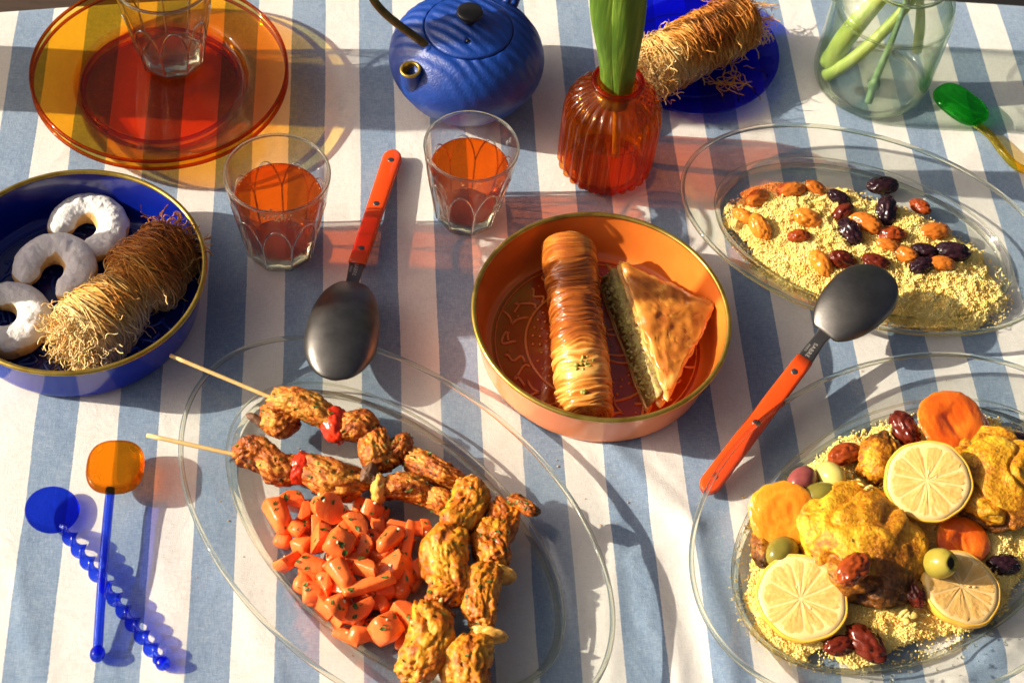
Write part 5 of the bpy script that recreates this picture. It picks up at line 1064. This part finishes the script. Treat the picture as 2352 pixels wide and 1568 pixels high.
# ------------------------------------------------------------------ baklava in the orange bowl
PH = [(.0, (.84, .56, .22)), (.22, (.76, .38, .09)), (.42, (.55, .19, .025)), (.65, (.33, .085, .012)), (1, (.13, .03, .006))]
M_PHY = food('baked_phyllo', PH, amt=.16, scale=90, rough=.25, bump=.5, bscale=260, coat=.6, coatr=.12, sss=.3, sssr=.005, bdist=.0007)
M_PIST = food('pistachio_filling', [(.1, (.16, .08, .035)), (.4, (.40, .26, .10)), (.65, (.50, .44, .10)), (.9, (.66, .56, .22))], amt=.8, scale=260, off=.5, rough=.5, bump=.9, bscale=400, bdist=.0015)
a, b = at(1305, 568, 2.6), at(1347, 958, 2.5); fr = frame(a, b); Lr = np.linalg.norm(b - a)
t = thing('rolled_baklava', 'long wrinkled roll of baklava on the left in the orange bowl', 'pastry', a, 0)
n, m = 420, 96; u = np.linspace(0, 1, n)[:, None]; ph = np.linspace(0, 2 * np.pi, m, endpoint=False)[None]; xx = u * Lr
wf = np.stack([xx + 0 * ph, 1.6 * np.cos(ph) + 0 * xx, 1.6 * np.sin(ph) + 0 * xx], -1)
wq = np.stack([xx + .5 * vnoise(wf * [.5, .6, .6], 4) + .25 * np.cos(ph + 1), .9 * np.cos(ph) + 0 * xx, .9 * np.sin(ph) + 0 * xx], -1)
r1 = 1 - np.abs(vnoise(wq * [3.2, .7, .7], 31)) * 2.2; r2 = 1 - np.abs(vnoise(wq * [6.2, 1.1, 1.1] + 5, 32)) * 2.2
rid = np.clip(r1, -.6, 1) * .5 + np.clip(r2, -.6, 1) * .5
amp = .34 * sstep(.10, .17, u) * (.45 + .55 * sstep(-.35, .5, vnoise(wf * [.8, .9, .9] + 7, 12))) * (.5 + .5 * sstep(-.6, .4, np.sin(ph)))
endc = np.sqrt(np.clip(1 - (np.clip(np.abs(2 * u - 1) - .965, 0, 1) / .035) ** 2, .0, 1)) * .12 + .88
rr = 2.05 * endc * (1 + .04 * np.sin(xx * .6 + 1)) + amp * (rid - .4) + .05 * fbm(wf * 1.2, 3, 7) + .10 * np.where(u < .16, .8, 0)
Y = rr * np.cos(ph) * 1.0; Zz = np.maximum(rr * np.sin(ph), -1.75) * .95
V = np.stack([xx + .12 * np.sin(ph * 2 + xx), Y, Zz], -1).reshape(-1, 3) @ fr
tone = .60 + .14 * sstep(.15, .3, u) - .38 * sstep(.60, .70, u + .03 * vnoise(wf, 5)) - .28 * (rid - .3) + .14 * fbm(wf * .8, 3, 9) + .16 * sstep(.3, -.7, np.sin(ph)) + .10 * np.where(u > .95, 1, 0)  # baked browning; the sunlit near end is painted paler into the tone
idx = np.arange(n * m).reshape(n, m); F = np.stack([idx[:-1], np.roll(idx, -1, 1)[:-1], np.roll(idx, -1, 1)[1:], idx[1:]], -1).reshape(-1, 4)
mk('wrinkled_phyllo', V, F, M_PHY, t, attr=np.clip(tone, 0, 1).reshape(-1))
for e, x0 in ((0, -.02), (1, Lr + .02)):      # rolled layers seen at the cut ends
    ps = []
    for k in range(7):
        r_ = 1.85 * (1 - k / 8.0); th = np.linspace(0, 2 * np.pi, 50); P = np.stack([x0 + .05 * np.sin(th * 5 + k) * (1 if e else -1) + 0 * th, r_ * np.cos(th), np.maximum(r_ * np.sin(th), -1.6) * .95], -1) @ fr; ps.append(tubes(P, .12, 6))
    V, F, _ = join(ps); mk('rolled_layers', V, F, M_PHY, t, attr=.3 + .25 * rng.random(len(V)))
ps = []
g = np.random.default_rng(8)
for (px, py, z) in ((1340, 830, 4.5), (1348, 842, 4.5), (1330, 838, 4.5), (1352, 828, 4.4), (1352, 858, 4.3), (1372, 920, 3.9), (1340, 900, 4.4)):
    for k in range(4):
        v, f = ico(2); ps.append((v * g.uniform(.08, .2, 3) * (1 + .3 * fbm(v * 2 + k, 2, 1))[:, None] + at(px + g.normal(0, 5), py + g.normal(0, 4), z) - a, f))
V, F, _ = join(ps); o = mk('pistachio_crumbs', V, F, food('pistachio_crumb', [(.2, (.22, .24, .03)), (.8, (.50, .46, .12))], scale=200, off=.5, rough=.4, bump=.4), t); o['kind'] = 'stuff'
# triangular piece: phyllo layers over and under a green filling
T0, T1, T2 = at(1410, 582, 3.6), at(1640, 690, 3.0), at(1524, 915, 2.6)
cen = (T0 + T1 + T2) / 3
t = thing('baklava_triangle', 'triangular flaky baklava with green pistachio filling, right in the orange bowl', 'pastry', (cen[0], cen[1], .32), 0)
def tri_pts(scale, wob, seed, n=34, shift=(0, 0)):
    g = np.random.default_rng(seed); C = [np.array(p[:2]) - cen[:2] for p in (T0, T1, T2)]; out = []
    for k in range(3):
        A, B = C[k], C[(k + 1) % 3]
        for s in np.linspace(0, 1, n, endpoint=False): out.append((A + (B - A) * s) * scale + np.array(shift))
    out = np.array(out); an = np.linspace(0, 2 * np.pi, len(out), endpoint=False)
    sm = out.copy()
    for _ in range(3): sm = (np.roll(sm, 1, 0) + sm + np.roll(sm, -1, 0)) / 3
    r = 1 + wob * fbm(np.stack([np.cos(an) * 4, np.sin(an) * 4, 0 * an + seed], -1), 4, seed); return sm * r[:, None]
def sheet(name, scale, z0, z1, mat, seed, wob, sag, tone0, relief=.1, shift=(0, 0), low=(0, 0)):
    ring = tri_pts(scale, wob, seed, shift=shift); K = 22; s = np.linspace(.02, 1, K)[:, None, None]; c0 = ring.mean(0)
    P = c0 + (ring[None] - c0) * s; x, y = P[..., 0], P[..., 1]; q = np.stack([x, y, 0 * x + seed], -1)
    rel = relief * fbm(q * .7, 3, 5 if relief > .2 else seed) + relief * .35 * (1 - 2.5 * np.abs(fbm(q * 1.1, 2, 8 if relief > .2 else seed + 1))) + relief * .15 * fbm(q * 3.5, 2, seed) - sag * s[..., 0] ** 4
    top = np.stack([x, y, z1 + rel], -1); botm = np.stack([x + low[0] * s[..., 0], y + low[1] * s[..., 0], z0 + rel * (1 if relief > .2 else .3)], -1); m = len(ring)
    V = np.concatenate([top.transpose(1, 0, 2).reshape(-1, 3), botm.transpose(1, 0, 2).reshape(-1, 3)]); F = grid_faces(m, K, True); n0 = m * K
    e = np.array([[((i + 1) % m) * K + K - 1, i * K + K - 1, n0 + i * K + K - 1, n0 + ((i + 1) % m) * K + K - 1] for i in range(m)])
    tn = tone0 + .34 * fbm(V * .6, 3, seed + 2) - .30 * sstep(.25, .6, fbm(V * 1.3 + 9, 3, seed + 6)) - .22 * sstep(.8, 1, np.tile(np.tile(np.linspace(.02, 1, K), m), 2))
    return mk(name, V, [np.concatenate([F[:, ::-1], F + n0, e])], mat, t, attr=np.clip(tn, 0, 1))
sheet('bottom_phyllo', 1.0, 0, .25, M_PHY, 1, .05, 0, .35, shift=(-1.0, -.25)); sheet('bottom_phyllo', .99, .28, .48, M_PHY, 2, .06, 0, .3, shift=(-.95, -.2))
sheet('pistachio_filling', .97, .48, 2.0, M_PIST, 3, .05, 0, .0, relief=.12, shift=(-.25, -.05), low=(-.7, -.2))
for k in range(8):
    sheet('top_phyllo', 1.035 - .012 * k + .02 * math.sin(k * 2.1), 1.80 + k * .13, 1.85 + k * .13, M_PHY, 10 + k, .14, .62 - .05 * k, .34 + .035 * k, relief=.36, shift=(-.12 + .07 * k + .08 * math.sin(k * 3.3), .06 * math.cos(k * 2.2)))
g = np.random.default_rng(77); ps = []; A0, B0 = T0[:2] - cen[:2], T2[:2] - cen[:2]
for k in range(170):
    u_ = g.uniform(.04, .95); w_ = g.uniform(0, 1); q = A0 + (B0 - A0) * u_; v, f = ico(2); r_ = g.uniform(.08, .2)
    ps.append((v * r_ * g.uniform(.6, 1.2, 3) * (1 + .3 * fbm(v * 2 + k, 2, 1))[:, None] + [q[0] - .25 - .75 * (1 - w_), q[1] - .1, .5 + 1.4 * w_], f))
V, F, _ = join(ps); o = mk('pistachio_crumbs', V, F, food('green_pistachio_crumb', [(.15, (.24, .13, .05)), (.45, (.42, .34, .07)), (.8, (.66, .54, .20))], scale=120, amt=.9, off=.5, rough=.45, bump=.4), t); o['kind'] = 'stuff'

# ------------------------------------------------------------------ crumbs on the cloth and drops on the glass
g = np.random.default_rng(91); ps = []
M_CRUMB = food('crumb', [(.2, (.45, .22, .07)), (.8, (.82, .62, .28))], scale=500, amt=.9, off=.5, rough=.7, bump=.3)
for (px, py, n_, sp) in ((690, 1030, 3, 12), (2080, 925, 14, 60), (1760, 1150, 10, 45), (1500, 1160, 8, 120), (420, 1250, 5, 160), (560, 1040, 4, 40), (1950, 880, 6, 60), (1250, 1050, 5, 60), (900, 1480, 4, 200)):
    for k in range(n_):
        q = at(px + g.normal(0, sp), py + g.normal(0, sp * .5), 0); v, f = ico(1); r_ = g.uniform(.035, .1)
        ps.append((v * r_ * g.uniform(.6, 1.3, 3) + [q[0], q[1], float(cloth_h(q[0], q[1])) + r_ * .6], f))
V, F, _ = join(ps); tag(mk('crumbs', V, F, M_CRUMB), 'tiny pastry and couscous crumbs scattered over the striped cloth', 'crumbs', kind='stuff')
ps = []
for k in range(46):
    th = g.uniform(3.9, 5.3); w_ = g.uniform(.16, .6); ca, sa = math.cos(math.radians(PC['ang'])), math.sin(math.radians(PC['ang']))
    a_, b_ = PC['ai'] + (PC['ao'] - PC['ai']) * w_, PC['bi'] + (PC['bo'] - PC['bi']) * w_; x, y = a_ * math.cos(th), b_ * math.sin(th); r_ = g.uniform(.06, .17); v, f = ico(2)
    ps.append((v * [r_, r_, r_ * .5] + [PC['c'][0] + x * ca - y * sa, PC['c'][1] + x * sa + y * ca, 1.12 + 1.0 * (w_ - .16) / .6 + .06], f))
V, F, _ = join(ps); tag(mk('liquid_drops', V, F, M_BEAD), 'small drops of cooking juice on the rim of the chicken plate', 'drops', kind='stuff')
